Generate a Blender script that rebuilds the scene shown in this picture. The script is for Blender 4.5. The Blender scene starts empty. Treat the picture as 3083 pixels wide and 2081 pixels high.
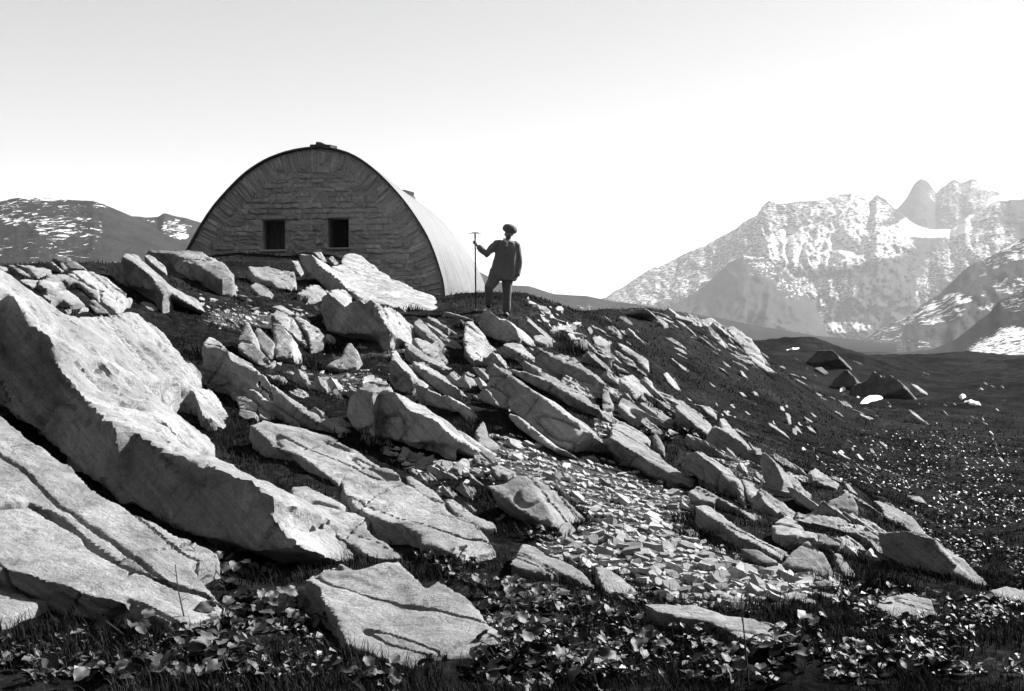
import bpy, bmesh, math, random
import numpy as np
from mathutils import Vector, Matrix
from mathutils.bvhtree import BVHTree

SC = bpy.context.scene
COL = SC.collection
random.seed(7)
RNG = np.random.default_rng(7)

# ------------------------------------------------------------------ camera, sky, sun, exposure
F_PX, HOR, CX = 3306.0, 1000.0, 1541.5          # focal length / horizon row / centre column in photo pixels
PITCH = math.atan((1040.5 - HOR) / F_PX)
cam_data = bpy.data.cameras.new('camera')
cam = bpy.data.objects.new('camera', cam_data)
COL.objects.link(cam)
cam.location = (0, 0, 0)                        # eye level is z = 0, the ground here is 1.5 m lower
cam.rotation_euler = (math.pi / 2 + PITCH, 0, 0)
cam_data.sensor_width = 36.0
cam_data.lens = 36.0 * F_PX / 3083.0
cam_data.clip_start = 0.1
cam_data.clip_end = 60000
SC.camera = cam

SUN_EL, SUN_AZ = math.radians(37), math.radians(55)   # azimuth measured from straight ahead to the right
SUN_DIR = Vector((math.cos(SUN_EL) * math.sin(SUN_AZ), math.cos(SUN_EL) * math.cos(SUN_AZ), math.sin(SUN_EL)))
world = bpy.data.worlds.new('World')
SC.world = world
world.use_nodes = True
wn, wl = world.node_tree.nodes, world.node_tree.links
wn.clear()
sky = wn.new('ShaderNodeTexSky')
sky.sky_type = 'NISHITA'
sky.sun_disc = False
sky.sun_elevation = SUN_EL
sky.sun_rotation = SUN_AZ
sky.altitude = 2300
sky.air_density = 1.0
sky.dust_density = 2.5
sky.ozone_density = 1.0
sep = wn.new('ShaderNodeVectorMath')            # a black-and-white plate, more sensitive to blue than the eye
sep.operation = 'DOT_PRODUCT'
sep.inputs[1].default_value = (0.05, 0.50, 0.45)
bg = wn.new('ShaderNodeBackground')
bg.inputs['Strength'].default_value = 0.050
wo = wn.new('ShaderNodeOutputWorld')
wl.new(sky.outputs[0], sep.inputs[0])
wl.new(sep.outputs['Value'], bg.inputs['Color'])
wl.new(bg.outputs[0], wo.inputs['Surface'])

sun_data = bpy.data.lights.new('sun', 'SUN')
sun_data.energy = 5.0
sun_data.angle = math.radians(0.5)
sun_data.color = (1.0, 1.0, 1.0)
sun = bpy.data.objects.new('sun', sun_data)
COL.objects.link(sun)
sun.rotation_euler = SUN_DIR.to_track_quat('Z', 'Y').to_euler()
sun.location = (30, 10, 40)

SC.view_settings.view_transform = 'Standard'
SC.view_settings.look = 'None'
SC.view_settings.exposure = 1.65
SC.view_settings.gamma = 1.0
SC.view_settings.use_curve_mapping = False
SC.render.engine = 'CYCLES'
SC.cycles.use_denoising = True
SC.cycles.max_bounces = 6
SC.cycles.diffuse_bounces = 2
SC.cycles.volume_bounces = 1
SC.cycles.sample_clamp_indirect = 4.0

# ------------------------------------------------------------------ helpers
def rays(px, py):
    """photo pixels -> view directions with unit depth along +Y"""
    px, py = np.asarray(px, float), np.asarray(py, float)
    a, b = (px - CX) / F_PX, (1040.5 - py) / F_PX
    c, s = math.cos(PITCH), math.sin(PITCH)
    y = c - b * s
    z = s + b * c
    return np.stack([a / y, np.ones_like(y), z / y], -1)

def to_px(p):
    p = np.asarray(p, float)
    c, s = math.cos(PITCH), math.sin(PITCH)
    d = p[..., 1] * c + p[..., 2] * s
    h = -p[..., 1] * s + p[..., 2] * c
    return np.stack([CX + F_PX * p[..., 0] / d, 1040.5 - F_PX * h / d], -1)

def _hash(ix, iy, iz, seed):
    h = (ix.astype(np.int64) * 374761393 + iy.astype(np.int64) * 668265263 + iz.astype(np.int64) * 2147483647 + seed * 974711) & 0xFFFFFFFF
    h = ((h ^ (h >> 13)) * 1274126177) & 0xFFFFFFFF
    h = ((h ^ (h >> 16)) * 2246822519) & 0xFFFFFFFF
    return ((h ^ (h >> 15)) & 0xFFFFFF) / float(0xFFFFFF)

def vnoise(p, seed=0):
    p = np.asarray(p, float)
    i = np.floor(p).astype(np.int64)
    f = p - i
    f = f * f * f * (f * (f * 6 - 15) + 10)
    x, y, z = i[..., 0], i[..., 1], i[..., 2]
    fx, fy, fz = f[..., 0], f[..., 1], f[..., 2]
    def L(a, b, t): return a + (b - a) * t
    c = [_hash(x + dx, y + dy, z + dz, seed) for dz in (0, 1) for dy in (0, 1) for dx in (0, 1)]
    return L(L(L(c[0], c[1], fx), L(c[2], c[3], fx), fy), L(L(c[4], c[5], fx), L(c[6], c[7], fx), fy), fz)

def fbm(p, octv=4, seed=0, gain=0.5):
    p = np.asarray(p, float)
    out, a, tot = 0, 1.0, 0
    for k in range(octv):
        out = out + a * vnoise(p * (2.03 ** k) + k * 17.3, seed + k)
        tot += a
        a *= gain
    return out / tot

def mesh_np(name, verts, faces, smooth=True):
    me = bpy.data.meshes.new(name)
    verts = np.asarray(verts, np.float32).reshape(-1, 3)
    faces = np.asarray(faces, np.int32)
    n, k = faces.shape
    me.vertices.add(len(verts)); me.vertices.foreach_set('co', verts.ravel())
    me.loops.add(n * k); me.loops.foreach_set('vertex_index', faces.ravel())
    me.polygons.add(n)
    me.polygons.foreach_set('loop_start', np.arange(0, n * k, k, dtype=np.int32))
    me.polygons.foreach_set('use_smooth', np.full(n, smooth))
    me.update(calc_edges=True)
    me.validate()
    return me

def grid_faces(nr, nc, wrap=False):
    r, c = np.meshgrid(np.arange(nr - 1), np.arange(nc if wrap else nc - 1), indexing='ij')
    c2 = (c + 1) % nc
    return np.stack([r * nc + c, r * nc + c2, (r + 1) * nc + c2, (r + 1) * nc + c], -1).reshape(-1, 4)

def obj(name, me, mat=None, parent=None):
    o = bpy.data.objects.new(name, me)
    COL.objects.link(o)
    if me is not None and mat is not None and not me.materials:
        me.materials.append(mat)
    if parent is not None:
        o.parent = parent
    return o

def tag(o, label, cat=None, group=None, kind=None):
    o['label'] = label
    if cat: o['category'] = cat
    if group: o['group'] = group
    if kind: o['kind'] = kind
    return o

def nrm(v):
    v = np.asarray(v, float)
    return v / np.linalg.norm(v)

# ------------------------------------------------------------------ materials
BED = nrm((0.42, -0.30, 0.86))                  # normal of the slate bedding
DIP = nrm(np.cross(np.cross(BED, (0, 0, -1.0)), BED))

class Mat:
    def __init__(s, name):
        s.m = bpy.data.materials.new(name); s.m.use_nodes = True
        s.n, s.l = s.m.node_tree.nodes, s.m.node_tree.links
        s.b = s.n['Principled BSDF']
        s.b.inputs['Roughness'].default_value = 0.85
        s.b.inputs['Specular IOR Level'].default_value = 0.25
    def node(s, t, **kw):
        n = s.n.new(t)
        for k, v in kw.items():
            if hasattr(n, k): setattr(n, k, v)
        return n
    def coord(s, which='Object', scale=(1, 1, 1), rot=(0, 0, 0)):
        t = s.node('ShaderNodeTexCoord')
        m = s.node('ShaderNodeMapping')
        m.inputs['Scale'].default_value = scale
        m.inputs['Rotation'].default_value = rot
        s.l.new(t.outputs[which], m.inputs['Vector'])
        return m.outputs[0]
    def noise(s, vec, scale, detail=5, rough=0.6, dist=0.0):
        n = s.node('ShaderNodeTexNoise')
        n.inputs['Scale'].default_value = scale
        n.inputs['Detail'].default_value = detail
        n.inputs['Roughness'].default_value = rough
        n.inputs['Distortion'].default_value = dist
        s.l.new(vec, n.inputs['Vector'])
        return n.outputs['Fac']
    def ramp(s, fac, stops):
        r = s.node('ShaderNodeValToRGB')
        e = r.color_ramp.elements
        while len(e) < len(stops): e.new(0.5)
        for k, (p, v) in enumerate(stops):
            e[k].position = p; e[k].color = (v, v, v, 1)
        s.l.new(fac, r.inputs['Fac'])
        return r.outputs['Color']
    def math(s, op, a, b=None):
        n = s.node('ShaderNodeMath'); n.operation = op
        for k, x in enumerate((a, b)):
            if x is None: continue
            if isinstance(x, (int, float)): n.inputs[k].default_value = x
            else: s.l.new(x, n.inputs[k])
        return n.outputs[0]
    def mix(s, fac, a, b, blend='MIX'):
        n = s.node('ShaderNodeMix'); n.data_type = 'RGBA'; n.blend_type = blend
        for sock, x in ((n.inputs[0], fac), (n.inputs[6], a), (n.inputs[7], b)):
            if isinstance(x, (int, float)):
                sock.default_value = x if sock == n.inputs[0] else (x, x, x, 1)
            else: s.l.new(x, sock)
        return n.outputs[2]
    def color(s, c):
        if isinstance(c, (int, float)): s.b.inputs['Base Color'].default_value = (c, c, c, 1)
        else: s.l.new(c, s.b.inputs['Base Color'])
    def bump(s, h, strength=0.4, dist=0.02):
        n = s.node('ShaderNodeBump')
        n.inputs['Strength'].default_value = strength
        n.inputs['Distance'].default_value = dist
        s.l.new(h, n.inputs['Height'])
        s.l.new(n.outputs[0], s.b.inputs['Normal'])

def bed_coord(M, sx, sy, sz):
    """coordinates in the slate's own frame: along the dip, along the strike, across the beds"""
    t = M.node('ShaderNodeTexCoord')
    g = M.node('ShaderNodeNewGeometry')
    out = M.node('ShaderNodeCombineXYZ')
    strike = np.cross(BED, DIP)
    for k, (ax, sc) in enumerate(((DIP, sx), (strike, sy), (BED, sz))):
        d = M.node('ShaderNodeVectorMath'); d.operation = 'DOT_PRODUCT'
        d.inputs[1].default_value = tuple(ax * sc)
        M.l.new(g.outputs['Position'], d.inputs[0])
        M.l.new(d.outputs['Value'], out.inputs[k])
    return out.outputs[0]

def mat_rock(name, lo, hi, streak=1.0):
    M = Mat(name)
    g = M.node('ShaderNodeNewGeometry').outputs['Position']
    info = M.node('ShaderNodeObjectInfo')
    big = M.ramp(M.noise(g, 1.3, 6, 0.62, 0.4), [(0.30, lo), (0.50, (lo + hi) / 2), (0.66, hi)])
    spots = M.ramp(M.noise(g, 8, 6, 0.75, 0.3), [(0.36, 0.30), (0.50, 1.0)])     # dark lichen
    pale = M.ramp(M.noise(g, 3.7, 5, 0.75, 0.6), [(0.60, 0.0), (0.68, 1.0)])      # pale lichen
    st = M.noise(bed_coord(M, 1.2, 5.0, 26.0), 1.0, 5, 0.65)
    stc = M.ramp(st, [(0.34, 0.48), (0.56, 1.1)])
    fine = M.ramp(M.noise(g, 45, 5, 0.8), [(0.32, 0.55), (0.68, 1.2)])
    c = M.mix(M.math('MULTIPLY', pale, 0.5), big, min(1, hi * 1.35))
    c = M.mix(0.55, c, spots, 'MULTIPLY')
    c = M.mix(0.42 * streak, c, stc, 'MULTIPLY')
    c = M.mix(0.55, c, fine, 'MULTIPLY')
    var = M.math('MULTIPLY_ADD', info.outputs['Random'], 0.34)
    var.node.inputs[2].default_value = 0.83
    c = M.mix(1.0, c, var, 'MULTIPLY')
    M.color(c)
    h = M.math('ADD', M.math('MULTIPLY', st, 0.3), M.math('MULTIPLY', M.noise(g, 16, 8, 0.75), 0.9))
    M.bump(h, 1.0, 0.06)
    return M.m

M_ROCK = mat_rock('slate', 0.19, 0.43)
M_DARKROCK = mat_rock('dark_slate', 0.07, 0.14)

def mat_chip():
    M = Mat('scree_slate')
    g = M.node('ShaderNodeNewGeometry').outputs['Position']
    at = M.node('ShaderNodeAttribute'); at.attribute_name = 'tone'
    c = M.ramp(M.noise(g, 25, 4, 0.7), [(0.3, 0.6), (0.7, 1.1)])
    info = M.node('ShaderNodeObjectInfo')
    v = M.math('ADD', M.math('MULTIPLY', info.outputs['Random'], 0.30), 0.10)
    v = M.math('ADD', v, at.outputs['Fac'])
    M.color(M.mix(1.0, c, v, 'MULTIPLY'))
    M.bump(M.noise(g, 70, 4, 0.7), 0.4, 0.01)
    return M.m
M_CHIP = mat_chip()

def mat_ground():
    M = Mat('turf_and_soil')
    g = M.node('ShaderNodeNewGeometry').outputs['Position']
    at = M.node('ShaderNodeAttribute'); at.attribute_name = 'gravel'
    turf = M.ramp(M.noise(g, 7, 6, 0.75, 0.3), [(0.32, 0.005), (0.52, 0.018), (0.70, 0.052)])
    patch = M.mix(1.0, M.ramp(M.noise(g, 0.55, 7, 0.75), [(0.34, 0.45), (0.66, 1.5)]), M.ramp(M.noise(g, 0.07, 6, 0.7), [(0.35, 0.6), (0.65, 1.4)]), 'MULTIPLY')
    turf = M.mix(1.0, turf, patch, 'MULTIPLY')
    dry = M.ramp(M.noise(g, 31, 4, 0.8), [(0.60, 0.0), (0.74, 1.0)])
    turf = M.mix(M.math('MULTIPLY', dry, 0.4), turf, 0.07)
    grav = M.ramp(M.noise(g, 42, 5, 0.8), [(0.3, 0.02), (0.7, 0.13)])
    M.color(M.mix(at.outputs['Fac'], turf, grav))
    M.b.inputs['Roughness'].default_value = 0.95
    M.b.inputs['Specular IOR Level'].default_value = 0.0
    M.bump(M.noise(g, 22, 7, 0.8), 0.9, 0.06)
    return M.m
M_GROUND = mat_ground()

def mat_mountain(name, lo, hi, scale, snowv=0.82):
    M = Mat(name)
    g = M.node('ShaderNodeNewGeometry').outputs['Position']
    at = M.node('ShaderNodeAttribute'); at.attribute_name = 'snow'
    rock = M.ramp(M.noise(g, scale * 0.35, 7, 0.7, 0.5), [(0.3, lo), (0.7, hi)])
    mp = M.node('ShaderNodeMapping')
    mp.inputs['Scale'].default_value = (1.0, 0.6, 2.6)
    mp.inputs['Rotation'].default_value = (0, math.radians(24), 0)
    M.l.new(g, mp.inputs['Vector'])
    n1 = M.noise(mp.outputs[0], scale, 8, 0.68, 0.8)
    n2 = M.noise(g, scale * 0.23, 3, 0.5, 0.3)
    n = M.math('ADD', M.math('MULTIPLY', n1, 0.86), M.math('MULTIPLY', n2, 0.14))
    th = M.math('SUBTRACT', 0.785, M.math('MULTIPLY', at.outputs['Fac'], 0.62))
    sn = M.math('MULTIPLY', M.math('SUBTRACT', n, th), 26.0)
    cl = M.node('ShaderNodeClamp'); M.l.new(sn, cl.inputs[0])
    M.color(M.mix(cl.outputs[0], rock, snowv))
    M.b.inputs['Specular IOR Level'].default_value = 0.0
    M.bump(M.noise(g, scale * 1.5, 8, 0.72), 1.0, 0.22 / scale)
    return M.m

# ------------------------------------------------------------------ the ground as a height field
CTRL = [  # photo column, photo row, depth in metres
 (-700,2400,3.0),(-300,2300,3.4),(700,2330,3.5),(1500,2330,3.6),(2400,2330,3.6),(3300,2300,3.6),
 (-300,2081,4.2),(0,2081,4.3),(800,2081,4.5),(1600,2081,4.6),(2400,2081,4.6),(3083,2081,4.6),(3500,2081,4.7),
 (0,1880,5.2),(600,1860,5.6),(1000,1950,5.2),(1500,1850,5.9),(2300,1850,6.1),(3000,1850,6.4),
 (300,1640,6.8),(0,1540,7.0),(760,1620,7.7),(450,1400,8.8),(100,1230,9.6),(-300,1500,7.0),(-300,1150,10),
 (1100,1600,7.9),(1600,1700,7.2),(2100,1700,7.4),(2600,1720,8.0),(3050,1780,8.2),
 (1300,1420,9.8),(1700,1500,9.4),(2100,1520,10),(2500,1570,10),(2850,1700,9.2),
 (1000,1300,11),(700,1220,11.5),(400,1160,11.2),(1500,1290,12),(1900,1360,12.5),(2300,1410,13.0),
 (2000,1190,15.5),(2250,1340,14.2),(2560,1460,12.5),(2850,1690,10.2),
 (2000,1215,18),(2000,1170,25),(2250,1352,16.5),(2250,1320,21),(2250,1200,34),
 (2560,1475,14.5),(2560,1430,20),(2560,1330,30),(2560,1270,45),(2560,1200,75),
 (2850,1695,11.2),(2850,1600,15),(2850,1450,23),(2850,1300,45),(2850,1180,95),(2850,1085,220),
 (3150,1620,13),(3150,1400,28),(3150,1210,80),(3150,1100,200),(3500,1600,14),(3500,1200,90),
 (1300,1160,14.5),(1600,1130,15.5),(1000,1110,15.5),(1800,1090,17.5),(1820,1110,21),
 (500,1010,15),(200,1010,13),(0,905,12.0),(-300,880,12),(250,870,15),(500,905,17),(800,960,18),(1100,960,19),
 (1400,968,19.8),(1530,952,21.2),(1440,918,22.0),(1700,1005,21),(1480,905,24),(1600,888,25),(1700,944,27),
 (300,795,20),(100,802,18),(600,810,23),(900,800,26.3),(1150,870,26.5),(1345,899,27.6),
 (100,840,24),(100,915,40),(100,965,80),(400,815,26),(400,880,45),(-300,860,20),(-300,950,60),
 (560,785,29),(700,762,28.6),(1000,772,28.2),(1340,893,29),(700,765,40),(1340,908,40),(1450,905,40),(700,810,60),(1340,940,60),(700,930,110),(1340,970,110),
 (1800,968,32),(1750,944,42),(1950,934,46),(2080,950,47),(2230,1012,46),(2330,1118,44),
 (1750,962,60),(1950,968,60),(2150,1003,62),(2330,1118,60),(1860,1060,27),(2000,1055,35),(2150,1100,38),(2070,1200,27),
 (1800,995,120),(2100,1045,120),(2300,1058,130),(2420,1036,132),(2520,1050,133),(2600,1072,135),(2400,1100,100),(2330,1140,75),(2500,1170,85),(2450,1088,175),(2560,1095,180),
 (2700,1090,200),(2650,1078,260),(2900,1068,300),
] + [(x, 1048 if x < 2000 else 1080, 500) for x in range(-700, 3800, 500)]
_c = np.array(CTRL, float)
_cu = (_c[:, 0] - CX) / F_PX
_cv = np.log(_c[:, 2])
_cs = rays(_c[:, 0], _c[:, 1])[:, 2]
US = 4.0
def _kern(d): return np.sqrt(d * d + 0.03 ** 2)          # near-linear kernel: no overshoot
_P = np.stack([_cu * US, _cv], -1)
_D = np.linalg.norm(_P[:, None] - _P[None], axis=-1)
_A = _kern(_D) - 1e-3 * np.eye(len(_P))
_poly = np.concatenate([np.ones((len(_P), 1)), _P], 1)
_M = np.block([[_A, _poly], [_poly.T, np.zeros((3, 3))]])
_W = np.linalg.solve(_M, np.concatenate([_cs, np.zeros(3)]))

def slope_at(u, v):
    q = np.stack([np.asarray(u) * US, np.asarray(v)], -1).reshape(-1, 2)
    out = np.empty(len(q))
    for k in range(0, len(q), 20000):
        b = q[k:k + 20000]
        d = np.linalg.norm(b[:, None] - _P[None], axis=-1)
        out[k:k + 20000] = _kern(d) @ _W[:-3] + np.concatenate([np.ones((len(b), 1)), b], 1) @ _W[-3:]
    return out.reshape(np.shape(u))

def terrain_exact(x, y, detail=True):
    x, y = np.asarray(x, float), np.asarray(y, float)
    th = np.arctan2(x, y)
    r = np.hypot(x, y)
    thc = np.clip(th, -0.54, 0.54)
    u = np.tan(thc)
    yy = np.clip(r * np.cos(thc), 3.0, 500.0)
    z = slope_at(u, np.log(yy)) * yy
    far = r * np.cos(thc)
    z = np.where(far > 500, z * far / 500, z)
    w = np.clip((np.abs(th) - 0.6) / 0.9, 0, 1); w = w * w * (3 - 2 * w)
    rise = np.clip((np.where(th < 0, -th, th - 0.7) - 0.75) / 0.9, 0, 1)     # unseen slope added behind and left of the camera to block low skylight
    rise = rise * rise * (3 - 2 * rise) * np.clip(r - 14, 0, 1500) * 0.58 * np.exp(-np.clip(r - 600, 0, None) / 2500)
    z = z * (1 - w) + (-1.5 - 0.012 * r + rise) * w
    if detail:
        p = np.stack([x, y, np.zeros_like(x)], -1)
        z = z + (fbm(p * 1.1, 3, 5) - 0.5) * 0.16 + (fbm(p * 6.0, 2, 9) - 0.5) * 0.05
        k = np.clip((r - 22) / 40, 0, 1)
        z = z + k * (fbm(p * 0.16, 4, 15) - 0.5) * 0.9
        z = z + np.clip((r - 75) / 60, 0, 1) * ((fbm(p * 0.035, 4, 25) - 0.5) * 4.0 + (fbm(p * 0.14, 4, 29) - 0.5) * 2.2)
    return z

_TH = np.linspace(-0.64, 0.64, 760)
_LR = np.linspace(math.log(2.4), math.log(520), 760)
_tt, _rr = np.meshgrid(_TH, np.exp(_LR), indexing='xy')
_ZG = terrain_exact(_rr * np.sin(_tt), _rr * np.cos(_tt))
def terrain(x, y):
    """ground height from a table (exact formula outside the table)"""
    x, y = np.asarray(x, float), np.asarray(y, float)
    th, lr = np.arctan2(x, y), np.log(np.hypot(x, y) + 1e-9)
    fi = np.clip((lr - _LR[0]) / (_LR[1] - _LR[0]), 0, len(_LR) - 1.001)
    fj = np.clip((th - _TH[0]) / (_TH[1] - _TH[0]), 0, len(_TH) - 1.001)
    i, j = fi.astype(int), fj.astype(int)
    a, b = fi - i, fj - j
    return (_ZG[i, j] * (1 - a) * (1 - b) + _ZG[i + 1, j] * a * (1 - b) + _ZG[i, j + 1] * (1 - a) * b + _ZG[i + 1, j + 1] * a * b)

def hit(px, py, t0=3.2, t1=260, n=420):
    """first point where the view ray through a photo pixel meets the ground"""
    r = rays(px, py).reshape(-1, 3)
    ts = np.exp(np.linspace(math.log(t0), math.log(t1), n))
    P = r[:, None, :] * ts[None, :, None]
    zt = terrain(P[..., 0], P[..., 1])
    below = P[..., 2] < zt
    k = np.argmax(below, 1)
    k = np.where(below.any(1), k, n - 1)
    return r * ts[k][:, None]

# scree and bare gravel fall inside these photo outlines
SCREE = [[(1500,1345),(1620,1330),(1760,1395),(1930,1440),(2080,1500),(2090,1560),(2060,1610),(2200,1690),(2330,1710),(2440,1680),(2560,1770),(2420,1800),(2200,1830),(2050,1815),(1930,1770),(1850,1720),(1720,1680),(1600,1640),(1740,1620),(1800,1570),(1700,1480),(1560,1430),(1480,1400)],
         [(1340,1330),(1480,1330),(1560,1400),(1480,1450),(1400,1420)]]
GRAVEL = SCREE + [[(620,930),(830,950),(960,930),(800,985),(640,980)],[(980,1060),(1200,1010),(1330,1030),(1230,1080)],[(940,1150),(1100,1120),(1180,1160),(1010,1190)],
                  [(2130,1330),(2260,1380),(2330,1480),(2200,1500)],[(1760,1300),(1850,1250),(1900,1330),(1800,1340)],[(1180,1360),(1330,1380),(1400,1440),(1240,1420)]]

def in_poly(px, py, poly):
    px, py = np.asarray(px), np.asarray(py)
    inside = np.zeros(px.shape, bool)
    n = len(poly)
    for i in range(n):
        x0, y0 = poly[i]; x1, y1 = poly[(i + 1) % n]
        c = ((y0 > py) != (y1 > py)) & (px < (x1 - x0) * (py - y0) / (y1 - y0 + 1e-9) + x0)
        inside ^= c
    return inside

def build_ground():
    th = np.concatenate([np.linspace(-math.pi, -0.6, 40)[:-1], np.linspace(-0.6, 0.6, 400), np.linspace(0.6, math.pi, 40)[1:-1]])
    r = np.concatenate([np.linspace(0.05, 2.9, 8), np.exp(np.linspace(math.log(3.0), math.log(420), 360)), np.exp(np.linspace(math.log(450), math.log(9000), 24))])
    R, T = np.meshgrid(r, th, indexing='ij')
    X, Y = R * np.sin(T), R * np.cos(T)
    Z = terrain_exact(X, Y)
    v = np.stack([X, Y, Z], -1).reshape(-1, 3)
    me = mesh_np('ground', v, grid_faces(len(r), len(th), True)[:, ::-1])
    px = to_px(np.where(v[:, 1:2] > 1, v, np.array([[0, 1, 50.0]])))
    g = np.zeros(len(v))
    jx = (fbm(v * 2.0, 3, 31) - 0.5) * 120
    for poly in GRAVEL:
        g = np.maximum(g, in_poly(px[:, 0] + jx, px[:, 1] + jx * 0.5, poly).astype(float))
    g *= (v[:, 1] > 3) & (v[:, 1] < 40)
    a = me.attributes.new('gravel', 'FLOAT', 'POINT')
    a.data.foreach_set('value', g.astype(np.float32))
    o = obj('ground', me, M_GROUND)
    tag(o, 'dark alpine turf and gravel hillside between the slate outcrops', kind='structure')
    return o
GROUND = build_ground()

# ------------------------------------------------------------------ hills and mountains
def mountain(name, label, sky_px, Yr, Yb, base_py, mat, amp, snow, seed, freq=5.0, rows=64, rough=3.0, step=5.0, power=0.85, foot=None):
    sky_px = np.array(sky_px, float)
    xs = np.arange(sky_px[0, 0], sky_px[-1, 0] + step, step)
    top = np.interp(xs, sky_px[:, 0], sky_px[:, 1])
    p1 = np.stack([xs / 40.0, np.zeros_like(xs), np.full_like(xs, seed)], -1)
    top = top + (fbm(p1, 4, seed) - 0.5) * 2 * rough
    base = np.full_like(xs, base_py) if foot is None else np.interp(xs, np.array(foot)[:, 0], np.array(foot)[:, 1])
    t = np.linspace(0, 1, rows)[:, None]
    PY = base + (top - base) * t ** power
    PX = np.repeat(xs[None], rows, 0)
    q = np.stack([PX / 3083 * freq * 3, PY / 3083 * freq * 3, np.full_like(PX, seed * 3.1)], -1)
    wv = np.stack([fbm(q * 0.8, 3, seed + 40), fbm(q * 0.8, 3, seed + 50), np.zeros_like(PX)], -1)
    rid = 1 - np.abs(2 * fbm(q * np.array([1.0, 0.45, 1.0]) + wv * 1.6, 6, seed + 7, 0.55) - 1)
    fin = fbm(q * 5, 5, seed + 90, 0.6)
    Yd = Yb + (Yr - Yb) * t + amp * ((0.8 - rid) * 1.6 + (0.5 - fin) * 0.7) * np.sqrt(np.clip(1.05 - t, 0, 1))
    V = rays(PX, PY) * Yd[..., None]
    last = V[-1]
    back = []
    for k, (fy, fz) in enumerate(((1.04, 0.9), (1.12, 0.66), (1.25, 0.25))):
        b = last * fy
        b[:, 2] = last[:, 2] * fz
        back.append(b)
    V = np.concatenate([V, np.array(back)], 0)
    me = mesh_np(name, V.reshape(-1, 3), grid_faces(rows + 3, len(xs)))
    s = np.zeros((rows + 3, len(xs)))
    for (bx, by, rx, ry, val) in snow:
        d = ((PX - bx) / rx) ** 2 + ((PY - by) / ry) ** 2
        s[:rows] = np.maximum(s[:rows], val * np.clip(1.6 - d, 0, 1))
    s[rows:] = s[rows - 1]
    a = me.attributes.new('snow', 'FLOAT', 'POINT')
    a.data.foreach_set('value', s.ravel().astype(np.float32))
    o = obj(name, me, mat)
    tag(o, label, kind='structure')
    return o

def zz(lst, ox, oy, k): return [(ox + x * k, oy + y * k) for x, y in lst]
M_HILL = mat_mountain('far_hill_turf', 0.020, 0.045, 0.11)
M_MTN = mat_mountain('far_mountain_rock', 0.03, 0.085, 0.048, 0.55)
M_SPUR = mat_mountain('mountain_spur_rock', 0.03, 0.07, 0.040, 0.66)
M_SLOPE = mat_mountain('near_slope_rock', 0.02, 0.055, 0.15, 0.7)

mountain('left_hill', 'broad dark hill with small snow patches behind the left rocks',
  [(-900,760),(-500,690),(-200,640)] + zz([(0,160),(150,132),(320,128),(480,142),(640,148),(800,158),(900,190),(1020,240),(1140,290),(1300,372),(1420,445),(1560,505),(1700,540),(1900,600),(2300,760),(2800,900)],0,550,.3505),
  950, 400, 1030, M_HILL, 14, [(110,640,150,45,.36),(170,690,80,40,.42),(70,655,90,30,.40),(60,760,160,60,.31),(210,740,90,60,.33),(260,690,60,50,.36),(300,620,60,20,.34),(150,600,120,12,.42),(20,620,50,25,.42)], 3, rough=1.5)
mountain('second_left_hill', 'dark knobbed hill with a snow hollow between hut and left hill',
  zz([(700,420),(1000,330),(1140,290),(1200,292),(1250,300),(1360,295),(1400,266),(1425,262),(1500,285),(1600,305),(1725,345),(1900,420),(2400,560),(3000,760)],0,550,.3505),
  1500, 1000, 1030, M_HILL, 16, [(525,690,45,35,.44),(545,712,26,8,.58),(455,665,18,5,.5),(560,680,20,10,.4)], 8, rough=1.5)
mountain('low_hill', 'low smooth grey ridge behind the standing man',
  [(700,1010),(900,900),(1100,800),(1300,780),(1400,800),(1445,819),(1490,845),(1545,860),(1592,862),(1671,886),(1764,891),(1857,909),(1910,915),(2000,930),(2150,955),(2300,985),(2450,1010),(2700,1035)],
  2100, 1500, 1060, M_HILL, 40, [(1760,925,40,10,.35)], 12, rough=1.2)
MASSIF = zz([(1375,675),(1420,645),(1480,612),(1540,585),(1600,560),(1650,530),(1700,500),(1718,490),(1730,470),(1745,457),(1765,465),(1790,460),(1830,457),(1860,457),(1900,445),(1930,438),(1950,445),(1975,455),(1990,440),(2010,450),(2035,475),(2060,500),(2110,520),(2160,520),(2200,490),(2260,460),(2324,455),(2420,440),(2560,470),(2800,560)],0,0,1.3266)
mountain('massif', 'long jagged mountain ridge with streaks of snow on the right',
  [(1500,960),(1700,930)] + MASSIF, 5600, 3900, 1075, M_MTN, 330,
  [(2000,850,170,60,0.45),(2150,760,150,70,0.42),(2300,680,170,80,0.45),(2450,620,160,60,0.43),(2560,640,140,60,0.52),(2480,740,230,75,0.54),(2620,730,150,60,0.50),(2330,800,90,50,0.43),(2400,870,80,50,0.45),(2520,870,70,40,0.45),
   (2800,690,120,25,0.98),(2770,675,60,25,0.98),(2700,560,80,60,0.33),(2900,620,130,60,0.52),(2950,720,120,70,0.47),(2850,800,80,60,0.43),(2790,880,40,70,0.43),(1930,890,120,30,0.47),(2540,985,90,18,0.58),(2480,930,16,70,0.45),(2200,620,90,40,0.36),(2060,800,120,40,0.45),(1950,860,80,30,0.47)], 21, freq=7, rough=8, rows=150, step=3.6)
mountain('twin_peaks', 'pointed pale peaks standing behind the snowfield',
  zz([(1960,520),(2020,490),(2035,475),(2060,445),(2075,415),(2090,405),(2105,415),(2125,440),(2140,422),(2165,408),(2180,418),(2190,415),(2205,409),(2225,413),(2250,430),(2290,450),(2324,465),(2450,470),(2700,560)],0,0,1.3266),
  6900, 5900, 800, M_MTN, 260, [(2900,590,120,50,0.43),(2860,640,40,60,0.39),(2960,560,60,20,0.52),(3020,620,60,40,0.52)], 33, freq=8, rough=7)
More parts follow.
